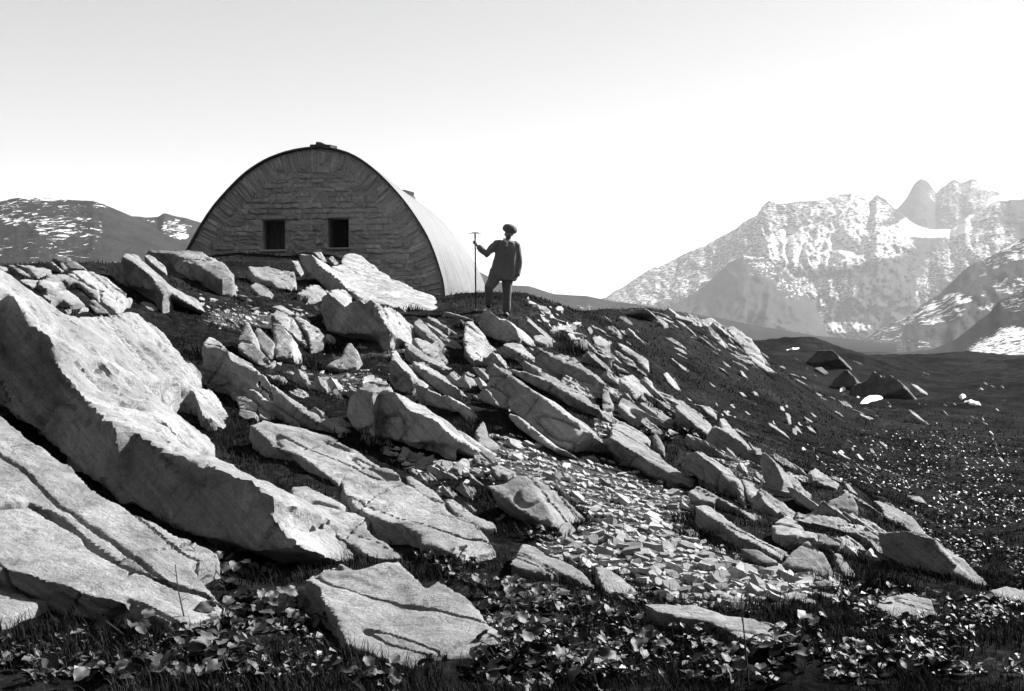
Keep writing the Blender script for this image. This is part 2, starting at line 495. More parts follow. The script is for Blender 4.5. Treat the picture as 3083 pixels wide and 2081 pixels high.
mountain('dark_spur', 'rounded dark spur with snow ledges in front of the long ridge',
  zz([(360,900),(480,815),(560,770),(640,720),(720,650),(770,600),(850,560),(950,565),(1040,605),(1120,680),(1180,760),(1230,850),(1300,920),(1400,965),(1500,990),(1650,1040)],1750,450,.5736),
  4300, 3400, 1078, M_SPUR, 200, [(2300,790,60,20,0.43),(2390,860,60,50,0.39),(2260,770,50,16,0.43),(2330,820,90,25,0.36)], 41, freq=7, rough=3)
mountain('right_spur', 'dark steep spur with thin snow gullies at the right',
  zz([(1300,1060),(1440,1035),(1500,990),(1580,930),(1700,890),(1780,820),(1880,760),(1960,680),(2040,610),(2150,560),(2300,480),(2450,400),(2800,330)],1750,450,.5736),
  2700, 1900, 1078, M_SPUR, 150, [(2800,940,120,40,0.43),(2720,950,60,30,0.43),(2960,850,16,60,0.36),(2990,930,50,20,0.43),(2880,900,50,20,0.53),(3040,860,60,30,0.47),(3060,740,60,50,0.47),(2650,1000,80,40,0.36),(2700,1040,200,20,0.34),(2980,780,60,40,0.34)], 52, freq=7, rough=3)
mountain('right_slope', 'near dark slope with a large broken snowfield at the right edge',
  zz([(1350,1085),(1500,1072),(1700,1065),(1850,1045),(1950,1005),(2050,930),(2140,860),(2200,790),(2310,740),(2400,690),(2700,600),(3100,560)],1750,450,.5736),
  1300, 600, 1095, M_SLOPE, 60, [(3020,1060,110,55,.50),(2960,1095,140,28,.46),(2860,1085,90,14,.50),(3050,1010,60,30,.54),(3060,900,60,50,.36)], 63, freq=8, rough=2.5)

# ------------------------------------------------------------------ slate slabs and boulders
ZOOM = {'S': (0, 0, 1.0), 'A': (600, 700, .3824), 'B': (0, 550, .3505), 'C': (1400, 900, .3824), 'D': (0, 1050, .657), 'E': (700, 1250, .5297),
        'F': (1400, 1250, .5297), 'G': (2100, 1150, .5932), 'H': (2200, 900, .37995), 'I': (700, 1000, .3442), 'J': (500, 380, .5164),
        'K': (0, 700, .2167), 'L': (1900, 1000, .4462), 'M': (1600, 880, .3442)}
NORM = {'T': nrm((0.42, -0.32, 0.85)), 'F': nrm((-0.70, -0.66, 0.20)), 'G': nrm((0.02, -0.62, 0.78)), 'D': nrm((-0.40, -0.66, 0.62)),
        'P': nrm((0.20, -0.45, 0.86)), 'W': nrm((-0.52, -0.82, 0.25))}

def place(pts, n, sink=0.015):
    """photo outline -> 3-D outline lying in a plane of normal n that just clears the ground"""
    r = rays(pts[:, 0], pts[:, 1])
    a = r.mean(0)
    d = r @ n
    a_d = a @ n
    if np.max(d) > -0.28 * np.linalg.norm(a):       # plane too edge-on: turn it to the eye
        for k in range(12):
            n = nrm(n - 0.12 * nrm(a))
            d = r @ n
            if np.max(d) < -0.28 * np.linalg.norm(a): break
        a_d = a @ n
    w = r * (a_d / d)[:, None]
    mid = w.mean(0)
    ws = np.concatenate([w, (w + mid) / 2, (w + np.roll(w, 1, 0)) / 2])
    ts = np.exp(np.linspace(math.log(3.3), math.log(200), 500))
    P = ws[None] * ts[:, None, None]
    c = (P[..., 2] - terrain(P[..., 0], P[..., 1])).min(1)
    bad = c < sink
    k = np.argmax(bad) if bad.any() else len(ts) - 1
    t = ts[max(0, k - 1)]
    cl = (w * t)[:, 2] - terrain(w[:, 0] * t, w[:, 1] * t)
    return w * t, n, cl.max()

def place_blend(pts, n0, lim):
    res = None
    for b in (0, .15, .3, .45, .6, .75, .9):
        h = hit(pts[:, 0], pts[:, 1])
        if b == 0: nt = None
        n = n0
        if b > 0:
            q = h - h.mean(0)
            _, _, vt = np.linalg.svd(q)
            nt = vt[2] if vt[2][2] > 0 else -vt[2]
            n = nrm(n0 * (1 - b) + nt * b)
        P, n2, mc = place(pts, n)
        res = (P, n2, mc)
        size = np.ptp(P, axis=0).max()
        if mc < lim * size: break
    return res

def rough_outline(P, n, seg, amp, seed):
    out = []
    m = len(P)
    for i in range(m):
        a, b = P[i], P[(i + 1) % m]
        L = np.linalg.norm(b - a)
        k = max(1, int(L / seg))
        for j in range(k):
            out.append(a + (b - a) * j / k)
    out = np.array(out)
    side = np.cross(n, np.roll(out, -1, 0) - np.roll(out, 1, 0))
    side /= np.linalg.norm(side, axis=1)[:, None] + 1e-9
    off = (fbm(out / (seg * 3.0), 3, seed) - 0.5) * 2 * amp
    return out + side * off[:, None]

ROCKS = []     # (object, parts) waiting for the voxel remesh
def rock(name, label, zoom, parts, cat='rock', mat=None, limit=0.30, vox=1.0, group=None, thick=None, amp=1.0, sink=0.015, tcap=None):
    ox, oy, k = ZOOM[zoom]
    done = []
    seed = len(ROCKS) * 13 + 5
    verts, faces = [], []
    placed = None
    for kind, poly in parts:
        pts = np.array([(ox + x * k, oy + y * k) for x, y in poly], float)
        n = NORM[kind]
        if placed is None:
            if kind in 'TP': P, n, mc = place_blend(pts, n, limit)
            else: P, n, mc = place(pts, n, sink)
        else:                                       # share an edge with what is already there
            allp = np.concatenate([q for q, _ in placed])
            pp = to_px(allp)
            dd = np.linalg.norm(pts[:, None] - pp[None], axis=-1)
            r = rays(pts[:, 0], pts[:, 1])
            near = dd.min(1) < max(9.0, dd.min() + 0.5)
            S = r[near] * allp[dd.argmin(1)[near], 1][:, None]
            siz = max(np.ptp(pts, axis=0)) / F_PX * allp[:, 1].mean()
            want = 0.68 if kind == 'T' else 0.4
            best = None
            for tilt in np.radians(np.arange(8, 66, 4.0)):
                for az in np.radians(np.arange(-40, 101, 10.0)):      # which way the face leans: 0 = to the eye, 90 = right
                    c = np.array([math.sin(tilt) * math.sin(az), -math.sin(tilt) * math.cos(az), math.cos(tilt)])
                    dn = r @ c
                    if dn.max() > -0.10: continue
                    off = np.median(S @ c)
                    Pc = r * (off / dn)[:, None]
                    if Pc[:, 1].min() < 3: continue
                    cl = Pc[:, 2] - terrain(Pc[:, 0], Pc[:, 1])
                    mis = Pc[near] - S
                    cost = 6 * np.mean((mis / siz) ** 2) + 5 * np.mean((np.clip(0.02 - cl, 0, None) / siz) ** 2) + 1.6 * np.mean((np.clip(cl[~near] - 0.08 * siz, 0, None) / siz) ** 2 if (~near).any() else 0) + 0.10 * (np.dot(c, SUN_DIR) - want) ** 2 + 0.02 * max(0, 0.3 + dn.max())
                    if best is None or cost < best[0]: best = (cost, c, Pc)
            _, n, P = best
            mc = (P[:, 2] - terrain(P[:, 0], P[:, 1])).max()
        placed = (placed or []) + [(P, n)]
    allp = np.concatenate([q for q, _ in placed])
    size = np.ptp(allp, axis=0).max()
    depth = allp[:, 1].mean()
    for (P, n), (kind, _) in zip(placed, parts):
        V = rough_outline(P, n, max(0.012 * depth ** 0.8, size * 0.035), amp * (0.008 * size + 0.006) * (3.0 if mat is M_DARKROCK else 1.0), seed)
        cl = V[:, 2] - terrain(V[:, 0], V[:, 1])
        if kind in 'TP':
            h = np.maximum(cl, 0.0) + 0.12 + 0.12 * size
            if tcap: h = np.minimum(h, tcap)
            ex = np.stack([0.05 * h, 0.10 * h, -h], -1)
            B = V + ex
        else:
            t = thick or min(0.9, 0.22 + 0.40 * size)
            back = nrm((0.55, 0.75, -0.32) if kind in 'FDW' else (0.15, 0.85, -0.5))
            B = V + back * t
            B[:, 2] -= 0.05
        m = len(V); o = len(verts)
        verts += list(V) + list(B)
        faces.append(list(range(o, o + m)))
        faces.append(list(range(o + 2 * m - 1, o + m - 1, -1)))
        for i in range(m):
            j = (i + 1) % m
            faces.append([o + j, o + i, o + m + i, o + m + j])
    c = allp.mean(0)
    low = terrain(np.array([c[0]]), np.array([c[1]]))[0]
    org = np.array([c[0], c[1], low])
    me = bpy.data.meshes.new(name)
    me.from_pydata([tuple(v - org) for v in verts], [], faces)
    bm = bmesh.new(); bm.from_mesh(me)
    bmesh.ops.triangulate(bm, faces=bm.faces[:])
    bmesh.ops.recalc_face_normals(bm, faces=bm.faces[:])
    bm.to_mesh(me); bm.free()
    o = obj(name, me)
    o.location = org
    md = o.modifiers.new('remesh', 'REMESH')
    md.mode = 'VOXEL'
    md.voxel_size = float(max(min(depth * 0.0020 * vox, size / 20), size / 130))
    tag(o, label, cat, group)
    ROCKS.append((o, size, depth, mat or M_ROCK, seed, amp))
    return o

def finish_rocks():
    dg = bpy.context.evaluated_depsgraph_get()
    strike = np.cross(BED, DIP)
    frame = np.stack([DIP, strike, BED], 1)
    for o, size, depth, mat, seed, amp in ROCKS:
        vs = o.modifiers[0].voxel_size
        me = bpy.data.meshes.new_from_object(o.evaluated_get(dg))
        o.modifiers.clear()
        old = o.data; o.data = me
        name = old.name; bpy.data.meshes.remove(old); me.name = name
        n = len(me.vertices)
        co = np.empty(n * 3, np.float32); me.vertices.foreach_get('co', co); co = co.reshape(-1, 3).astype(float)
        no = np.empty(n * 3, np.float32); me.vertices.foreach_get('normal', no); no = no.reshape(-1, 3)
        w = co + np.array(o.location)
        q = w @ frame
        sc = min(1.25, max(0.35, size)) if depth < 40 else size * 0.2
        lay = fbm(q * np.array([0.9, 2.2, 11.0]) / sc ** 0.5, 4, 3) - 0.5            # thin beds
        stepn = fbm(q * np.array([1.1, 1.8, 0.4]) / sc ** 0.5, 3, 77)
        sq = stepn * 6; fr = sq - np.floor(sq)
        stp = (np.floor(sq) + np.clip((fr - 0.72) / 0.28, 0, 1)) / 6 - 0.5                              # split sheets
        und = fbm(w * 1.7 / sc, 3, 21) - 0.5
        fine = fbm(w * 9.0 / sc, 3, 61) - 0.5
        crack = np.abs(fbm(q * np.array([0.30, 2.8, 1.2]) / sc ** 0.5, 3, 121) - 0.5)
        crack = np.clip(1 - crack / 0.014, 0, 1)
        crk2 = np.clip(1 - np.abs(fbm(q * np.array([1.5, 0.5, 0.6]) / sc ** 0.5, 2, 221) - 0.5) / 0.010, 0, 1)
        nb = np.abs(no @ BED)
        side = np.clip((0.75 - nb) / 0.4, 0, 1)
        lam = fbm(q * np.array([0.7, 1.6, 17.0]) / sc ** 0.3, 3, 301) - 0.5
        if depth >= 40: amp = amp * 2.2
        d = sc * amp * (0.045 * lam * side + 0.030 * lay + 0.022 * und + 0.022 * fine - 0.040 * crack - 0.028 * crk2)
        co2 = co + no * d[:, None] + BED * (stp * 0.065 * sc * amp)[:, None]
        me.vertices.foreach_set('co', co2.astype(np.float32).ravel())
        me.polygons.foreach_set('use_smooth', np.ones(len(me.polygons), bool))
        me.update()
        try: me.set_sharp_from_angle(angle=math.radians(38))
        except Exception: pass
        me.materials.clear(); me.materials.append(mat)

R = rock
# foreground, lower left
R('rock_slab', 'wide pale sloping slab filling the lower left, above the thin diagonal crack', 'D', [('T', [(-90,215),(0,290),(130,400),(310,530),(400,630),(600,750),(830,870),(1000,935),(880,990),(970,1130),(1000,1150),(690,1045),(520,955),(430,895),(340,800),(230,720),(140,690),(-90,715)])], limit=0.12)
R('rock_slab', 'pale cracked slab below the diagonal crack at the lower left edge', 'D', [('T', [(-90,745),(130,738),(240,795),(340,845),(430,930),(520,990),(690,1062),(800,1105),(1035,1165),(1000,1220),(860,1270),(760,1260),(640,1190),(540,1170),(360,1110),(250,1060),(100,1020),(-90,980)])], limit=0.10)
R('rock_slab', 'lowest bright slab at the left edge above the dark grass', 'D', [('T', [(-90,1005),(60,1030),(200,1070),(345,1122),(250,1142),(120,1190),(40,1235),(-90,1280)])], limit=0.10)
R('rock_outcrop', 'huge white topped outcrop at the left edge with a tall black face over the crevice', 'S', [
  ('W', [(-60,850),(0,860),(40,880),(75,930),(85,960),(150,1000),(165,1030),(177,1102),(215,1145),(276,1217),(345,1294),(394,1296),(493,1349),(631,1398),(755,1438),(834,1484),(815,1536),(874,1608),(920,1661),(755,1650),(558,1590),(400,1520),(260,1430),(100,1300),(-60,1190)]),
  ('T', [(-60,790),(28,821),(87,867),(201,946),(330,940),(400,935),(470,985),(525,1050),(578,1089),(608,1129),(560,1146),(480,1142),(404,1135),(350,1150),(275,1160),(215,1145),(177,1102),(165,1030),(150,1000),(85,960),(75,930),(40,880),(0,860),(-60,850)]),
  ('T', [(215,1145),(275,1160),(350,1152),(400,1142),(410,1160),(465,1250),(545,1320),(617,1356),(631,1398),(493,1349),(394,1296),(345,1294),(276,1217)]),
  ('T', [(617,1356),(710,1392),(788,1438),(867,1477),(834,1484),(755,1438),(631,1398)]),
  ('T', [(418,1150),(434,1150),(486,1201),(539,1240),(591,1286),(650,1332),(634,1353),(591,1332),(526,1293),(473,1240)]),
  ('T', [(539,1168),(570,1162),(601,1234),(565,1240),(526,1201)]),
  ('P', [(580,1166),(631,1162),(677,1214),(703,1273),(687,1288),(611,1240)])], vox=.8)
# foreground, centre
R('rock_slab', 'smooth grey slab between the grass and the bright central slab', 'E', [('T', [(95,50),(180,20),(260,40),(340,60),(440,90),(560,110),(700,200),(850,295),(760,295),(640,330),(600,380),(480,300),(370,215),(250,170),(160,110)])], limit=.22)
R('rock_slab', 'brightest long white slab in the centre foreground', 'E', [('T', [(610,362),(650,332),(760,300),(850,302),(900,312),(1000,380),(1160,490),(1250,580),(1400,660),(1470,740),(1460,790),(1300,830),(1280,800),(1200,770),(1080,740),(1060,690),(960,620),(820,580),(720,520),(640,440)])], limit=0.13)
R('rock_slab', 'mottled grey slab lying left of the brightest white slab', 'E', [('T', [(330,420),(420,400),(500,440),(590,450),(700,530),(790,600),(760,640),(830,700),(950,790),(960,815),(850,820),(760,795),(680,730),(560,640),(440,580),(380,510)])], limit=0.15)
R('rock', 'low grey rock with a bright rim under the mottled slab', 'E', [('T', [(235,580),(290,580),(440,595),(560,655),(650,735),(690,812),(560,820),(470,800),(380,720),(300,640)])], limit=.25)
R('rock_slab', 'largest rounded pale slab at the bottom centre above the grass', 'E', [('T', [(420,910),(520,850),(620,828),(700,860),(800,850),(950,822),(1000,880),(1100,975),(1160,940),(1230,980),(1320,1040),(1400,1110),(1450,1190),(1520,1330),(1400,1350),(1250,1370),(1100,1385),(1000,1430),(900,1400),(780,1350),(650,1300),(620,1260),(600,1180),(530,1080),(510,970)])], limit=0.10)
R('rock_sliver', 'thin straight sliver along the right edge of the white central slab', 'E', [('T', [(985,352),(1010,340),(1160,450),(1260,570),(1390,650),(1375,665),(1230,582),(1100,482)])])
R('rock', 'narrow layered grey rock right of the white central slab', 'E', [('P', [(1200,480),(1260,478),(1380,570),(1490,610),(1500,650),(1400,642),(1270,562)])])
R('boulder', 'humped granular grey boulder standing in the scree with dark leaves in front', 'F', [('G', [(130,410),(230,392),(290,348),(340,345),(400,440),(480,540),(480,600),(540,650),(470,640),(330,560),(200,460)]), ('T', [(340,343),(390,345),(470,400),(560,460),(640,540),(692,600),(640,652),(560,652),(480,600),(480,540),(400,440)])], cat='boulder')
R('rock_slab', 'cracked pale slab below the humped grey boulder', 'F', [('T', [(245,850),(330,725),(400,740),(470,790),(560,830),(640,870),(690,920),(740,980),(690,980),(600,920),(480,900),(330,880)])], limit=.2)
R('rock', 'rounded pale rock at the lower end of the scree next to a white pebble', 'F', [('T', [(740,862),(800,870),(880,920),(960,990),(910,1015),(800,1000),(760,930)])])
R('rock_slab', 'long low smooth slab in the grass at the lower right', 'F', [('T', [(1015,1080),(1100,1070),(1300,1085),(1500,1140),(1620,1160),(1760,1190),(1832,1245),(1820,1300),(1650,1290),(1560,1270),(1440,1205),(1330,1170),(1200,1150),(1090,1120)])], limit=0.10)
R('rock', 'flat pale rock alone in the grass at the lower right', 'G', [('T', [(900,1130),(960,1090),(1060,1070),(1190,1100),(1205,1140),(1222,1170),(1080,1210),(980,1180)])], limit=0.10)
# upper left
R('rock', 'tiny pale rock at the left edge on the skyline', 'K', [('T', [(-60,440),(0,450),(105,490),(60,528),(-60,520)])])
R('rock_slab', 'tilted spotted slab second from the left edge on the skyline', 'K', [('T', [(105,442),(180,438),(340,530),(438,600),(330,592),(200,512)])])
R('rock_slab', 'tilted slab third from the left edge below the skyline', 'K', [('T', [(195,434),(350,450),(430,455),(520,490),(600,480),(722,530),(640,550),(520,600),(470,590),(360,480)])])
R('rock_sliver', 'thin leaning sheet of slate in front of the grey skyline boulder', 'K', [('F', [(610,430),(640,395),(700,420),(800,490),(830,540),(760,520),(680,480)]), ('T', [(640,392),(720,400),(820,470),(870,530),(840,535),(800,490),(700,418)])])
R('boulder', 'rounded grey boulder on the left skyline against the snow flecked hill', 'K', [('G', [(690,372),(740,337),(900,316),(960,340),(985,382),(1055,402),(1192,497),(1050,502),(940,502),(880,432),(790,412)])], cat='boulder')
R('rock', 'small upright bright rock below the grey skyline boulder', 'K', [('T', [(830,420),(870,425),(940,500),(880,505)])])
R('rock_slab', 'scalloped pale ledge curving over the dark undercut at the left', 'K', [('T', [(630,570),(700,556),(850,550),(1040,562),(1120,640),(1170,680),(1270,760),(1385,795),(1370,920),(1290,880),(1130,712),(1050,662),(880,660),(800,690),(750,760),(620,770),(530,730),(540,650),(640,630)])], limit=.25)
R('rock_slab', 'smooth domed pale slab with dark spots at the left, right of the scalloped ledge', 'K', [('T', [(980,530),(1060,507),(1200,507),(1330,542),(1480,612),(1600,702),(1760,832),(1842,910),(1740,942),(1690,1030),(1600,1080),(1470,1010),(1385,900),(1392,790),(1180,682),(1060,562)])], limit=.25)
R('rock', 'low bright rock left of the scalloped ledge', 'K', [('T', [(270,652),(380,637),(470,657),(535,652),(528,760),(430,750),(340,702)])])
R('rock_slab', 'clean white slab in the hollow under the dark undercut at the left', 'K', [('T', [(590,862),(800,787),(930,780),(1080,890),(1192,1000),(960,1002),(880,932),(790,922),(700,942)])], limit=.25)
R('rock', 'grey upright stone right of the white slab in the left hollow', 'K', [('G', [(1248,942),(1310,930),(1460,1060),(1520,1130),(1330,1132),(1240,1012)])])
R('rock', 'small bright arched stone in the left hollow', 'K', [('T', [(1080,1112),(1150,1012),(1232,1050),(1222,1082),(1122,1082)])])
R('rock', 'small white stone at the bottom of the left hollow', 'K', [('T', [(888,1067),(992,1065),(962,1112),(920,1122)])])
R('rock', 'low pale stone alone on the grass right of the domed slab', 'K', [('T', [(1945,972),(2000,950),(2100,975),(2200,1040),(2190,1058),(2050,1050)])])
R('rock_outcrop', 'tall dark crag with a bright sloping rib left of the hut', 'B', [('F', [(905,740),(922,682),(970,667),(1030,680),(1060,680),(1100,702),(1200,832),(1290,792),(1372,902),(1350,922),(1200,902),(1000,852)]), ('T', [(1040,622),(1060,597),(1120,602),(1180,612),(1222,662),(1332,752),(1432,842),(1467,892),(1440,912),(1380,902),(1300,802),(1200,722),(1100,652)])])
R('rock', 'pale flat stone at the foot of the bright rib left of the hut', 'B', [('T', [(1395,920),(1450,915),(1530,940),(1565,975),(1470,985),(1420,960)])])
R('rock', 'narrow leaning rock between the bright rib and the rounded white outcrop', 'B', [('T', [(1240,622),(1280,612),(1342,642),(1422,722),(1432,782),(1380,752),(1280,672)])])
R('rock_outcrop', 'rounded white outcrop with a scalloped dark edge just left of the hut', 'B', [('F', [(1360,592),(1500,607),(1600,657),(1632,697),(1690,672),(1740,735),(1800,795),(1750,850),(1640,830),(1500,740),(1420,660)]), ('T', [(1255,577),(1300,567),(1500,572),(1640,577),(1750,592),(1850,642),(1920,692),(2010,772),(1990,802),(1900,832),(1800,792),(1740,732),(1690,672),(1640,697),(1600,652),(1500,602),(1360,592)])])
# below the hut
R('rock', 'broken pale rock face under the left window of the hut', 'A', [('P', [(370,272),(480,262),(540,250),(640,292),(745,312),(762,400),(720,450),(600,432),(560,382),(480,372),(420,332)])])
R('rock', 'small tilted white slab in the grass below the left window', 'A', [('T', [(395,417),(440,387),(510,412),(587,482),(570,517),(480,492)])])
R('rock', 'upright white splinter left of the large dark face below the hut', 'A', [('T', [(720,215),(780,215),(822,300),(802,355)])])
R('rock', 'ragged pale rock at the foot of the large dark face below the hut', 'A', [('T', [(750,472),(880,412),(935,400),(1005,470),(930,520),(830,562),(870,492)])])
R('rock_outcrop', 'great white slab sloping right in front of the hut with a dark left face', 'A', [('F', [(785,150),(880,150),(960,250),(1050,332),(1150,422),(1205,470),(1010,455),(900,352),(820,290),(780,200)]), ('T', [(1030,270),(1110,250),(1112,190),(1150,165),(1240,165),(1330,220),(1450,312),(1550,372),(1700,442),(1850,492),(1892,602),(1800,602),(1700,602),(1560,592),(1450,552),(1310,552),(1200,462),(1100,362)])], vox=.85)
R('rock', 'three thin white splinters of slate against the hut wall', 'A', [('T', [(890,155),(960,155),(1000,215),(975,230)])])
R('rock', 'curled flaky stone at the upper left corner of the great white slab', 'A', [('T', [(1010,190),(1050,180),(1100,235),(1120,275),(1060,250)])])
R('rock_outcrop', 'notched block with two black peaks and a white cap below the great white slab', 'A', [('F', [(960,522),(990,480),(1060,502),(1150,572),(1250,512),(1290,552),(1350,532),(1390,560),(1430,672),(1490,772),(1400,792),(1150,792),(1000,762),(960,622)]), ('T', [(1010,470),(1060,437),(1150,442),(1210,512),(1150,572),(1060,502)]), ('P', [(1390,557),(1470,567),(1560,602),(1690,732),(1702,802),(1600,817),(1490,772),(1430,672)])])
R('rock', 'leftmost grey block of the cracked face in the middle of the slope', 'A', [('G', [(350,702),(380,690),(420,772),(428,862),(550,1000),(480,1050),(290,912)])])
R('rock', 'second grey block of the cracked face, between two black cracks', 'A', [('G', [(440,747),(480,752),(587,862),(578,950),(557,990),(434,860)])])
R('rock', 'tall grey block in the middle of the cracked face', 'A', [('G', [(565,690),(640,722),(733,812),(733,962),(600,985),(592,862)])])
R('rock', 'upper bright block of the cracked face with a white top edge', 'A', [('P', [(555,642),(600,602),(680,612),(740,662),(858,850),(862,912),(740,802),(650,722)])])
R('rock', 'rightmost grey block of the cracked face', 'A', [('P', [(742,652),(770,642),(920,722),(990,792),(980,882),(872,932),(852,802)])])
R('rock', 'thin white capping stone over the cracked face', 'A', [('T', [(560,580),(640,565),(722,610),(762,640),(700,638),(620,598)])])
R('rock', 'small white stone at the right foot of the cracked face', 'A', [('T', [(992,792),(1042,802),(1082,842),(1062,872),(985,858)])])
R('rock', 'lone small white triangular stone in the dark grass', 'A', [('T', [(520,1050),(600,995),(605,1010),(575,1065)])])
R('rock_bar', 'very long narrow rib of slate running down right through the grass', 'A', [('T', [(20,890),(70,812),(130,832),(230,942),(350,1012),(440,1072),(560,1180),(700,1270),(850,1362),(1000,1452),(1190,1562),(1100,1562),(900,1452),(700,1312),(580,1192),(500,1112),(380,1062),(250,1002),(210,942),(110,902)])], limit=.12)
R('rock_bar', 'narrow rib of slate just left of the very long rib', 'I', [('T', [(130,490),(200,500),(300,590),(470,700),(592,802),(560,800),(470,735),(380,665),(310,652),(200,560)])], limit=.12)
R('rock', 'short pale rib end left of the narrow ribs', 'I', [('T', [(0,442),(60,430),(132,500),(90,505)])])
R('rock', 'rounded grey block below the narrow ribs', 'I', [('G', [(20,562),(100,550),(212,632),(212,692),(60,662)])])
R('rock', 'small grey block wedged under the rounded grey block', 'I', [('G', [(60,668),(205,698),(200,745),(110,760),(50,720)])])
R('rock', 'stub of pale rock between the ribs and the smooth grey slab', 'I', [('T', [(215,640),(260,650),(380,740),(330,765),(235,730)])])
R('rock', 'rough grey rock rising from a grass hump in the middle of the slope', 'I', [('G', [(1000,100),(1030,90),(1085,152),(1112,212),(1080,312),(950,342),(800,302),(840,272),(940,222)])])
R('rock_outcrop', 'big black faced block with a bright bitten top in the centre of the slope', 'I', [('F', [(1010,562),(1110,472),(1230,572),(1290,522),(1400,522),(1540,652),(1750,752),(1930,902),(1900,962),(1600,952),(1300,922),(1100,852),(1000,722)]), ('T', [(1150,390),(1230,365),(1340,432),(1402,502),(1390,525),(1290,522),(1230,572),(1190,512),(1110,472)]), ('T', [(1400,520),(1560,582),(1700,652),(1850,782),(1950,922),(1900,912),(1740,752),(1540,652)])], vox=.85)
R('rock_outcrop', 'upright dark block with a narrow bright crest above the black faced block', 'I', [('F', [(1370,302),(1390,202),(1480,302),(1560,352),(1580,462),(1550,532),(1420,502),(1370,422)]), ('T', [(1390,150),(1420,150),(1520,252),(1600,342),(1680,452),(1570,412),(1480,312),(1400,222)])])
R('rock_outcrop', 'low dark ledge with a thin bright rim right of the upright dark block', 'I', [('F', [(1580,422),(1680,472),(1800,522),(1900,562),(1970,602),(2100,742),(1980,702),(1800,652),(1640,562)]), ('T', [(1580,410),(1670,450),(1860,542),(1960,572),(2130,742),(2060,722),(1980,622),(1800,542)])])
R('rock_slab', 'rounded white finger of rock below the notched block', 'I', [('T', [(1500,92),(1560,80),(1700,192),(1790,252),(1860,302),(1860,332),(1790,302),(1650,232),(1540,152)])])
R('rock_slab', 'white sheet of rock right of the rounded white finger', 'I', [('T', [(1565,52),(1620,40),(1780,122),(1880,222),(1840,302),(1740,232),(1640,142)])])
R('rock_outcrop', 'sharp edged dark ledge below the white sheet of rock', 'I', [('F', [(1570,252),(1700,322),(1880,452),(1990,522),(1900,542),(1700,462),(1620,362)]), ('T', [(1570,242),(1680,250),(1800,342),(1920,432),(2012,512),(1880,442),(1700,312)])])
R('rock_bar', 'narrow rib of slate right of the notched block', 'A', [('T', [(1680,700),(1730,655),(1800,720),(1900,830),(1945,890),(1900,900),(1820,830)])], limit=.2)
R('rock_bar', 'second narrow rib further right below the great white slab', 'A', [('F', [(1760,670),(1830,700),(1960,750),(1940,800),(1850,740)]), ('T', [(1780,655),(1880,690),(2000,800),(2060,850),(1960,770),(1830,700)])])
# around the man
R('boulder', 'dark boulder with a bright upper rim at the feet of the man', 'C', [('F', [(100,182),(130,102),(160,62),(210,102),(270,152),(330,152),(400,222),(430,302),(330,332),(220,302),(130,232)]), ('T', [(163,58),(195,63),(280,148),(320,138),(390,188),(442,260),(430,302),(400,222),(330,152),(270,152),(210,102)])], cat='boulder')
R('rock_slab', 'white slab left of the dark boulder at the feet of the man', 'C', [('T', [(0,162),(60,160),(130,242),(222,370),(180,402),(140,442),(140,502),(60,482),(0,382)])])
R('rock_outcrop', 'upper of two long bright parallel ribs right of centre', 'C', [('F', [(270,372),(300,345),(370,385),(430,425),(540,480),(480,492),(330,432)]), ('T', [(300,340),(370,325),(460,352),(530,432),(640,502),(740,592),(752,632),(660,582),(540,472),(430,422),(370,382)])])
R('rock_outcrop', 'lower of two long bright parallel ribs with a dark face right of centre', 'C', [('F', [(300,532),(450,562),(650,632),(750,712),(900,812),(1060,862),(1100,942),(900,852),(700,742),(450,622)]), ('T', [(440,450),(540,502),(660,592),(760,652),(900,722),(1072,842),(1060,857),(900,807),(750,707),(650,627),(520,532)])])
R('rock_outcrop', 'large dark hollow faced rock with a pale curved right end', 'C', [('F', [(510,392),(560,382),(680,442),(800,512),(930,577),(1020,600),(1080,690),(1085,760),(950,692),(850,642),(700,572),(600,482)]), ('T', [(530,360),(600,370),(750,422),(850,442),(950,542),(1040,592),(1110,642),(1140,742),(1172,862),(1130,942),(1090,922),(1080,832),(1080,690),(1020,597),(930,572),(800,507),(680,437)])])
R('rock_slab', 'broad dark grey layered slab rising over the scree', 'C', [('D', [(190,542),(240,520),(330,572),(450,672),(520,692),(640,792),(780,902),(900,1002),(1012,1082),(930,1112),(840,1162),(820,1192),(700,1142),(560,1042),(400,902),(330,852),(230,782),(190,702)])])
R('rock', 'topmost small block left of the broad dark slab', 'C', [('D', [(50,532),(110,540),(190,632),(150,652),(80,582)])])
R('rock', 'small grey block below the topmost block left of the broad dark slab', 'C', [('D', [(60,622),(110,610),(150,682),(120,712)])])
R('rock', 'lower small block left of the broad dark slab', 'C', [('D', [(130,712),(170,710),(240,802),(230,842),(150,802)])])
R('rock', 'lowest stub left of the broad dark slab', 'C', [('D', [(240,782),(290,802),(315,862),(270,852)])])
R('rock_slab', 'low dark layered slab at the foot of the broad dark slab', 'C', [('D', [(320,892),(400,902),(560,1042),(700,1142),(825,1192),(700,1195),(560,1112),(400,1002)])])
R('rock', 'pale rock between dark bushes at the top of the scree', 'S', [('T', [(1430,1290),(1455,1262),(1475,1310),(1508,1345),(1470,1348),(1440,1340)])])
R('rock', 'grey cube shaped stone at the top of the scree', 'E', [('G', [(1378,262),(1410,200),(1440,193),(1490,215),(1510,260),(1440,285)])])
R('rock', 'white stone second from the right in the row above the scree', 'E', [('T', [(1240,295),(1300,242),(1345,250),(1350,290),(1290,312)])])
R('rock', 'white block leftmost in the row above the scree', 'E', [('P', [(1140,260),(1195,250),(1210,290),(1180,318),(1145,310)])])
R('rock', 'pointed white stone behind the row above the scree', 'E', [('T', [(1010,215),(1070,207),(1090,240),(1060,258)])])
R('rock', 'flat tilted plate of slate right of the cube shaped stone', 'E', [('T', [(1465,285),(1520,278),(1615,325),(1560,338),(1500,330)])])
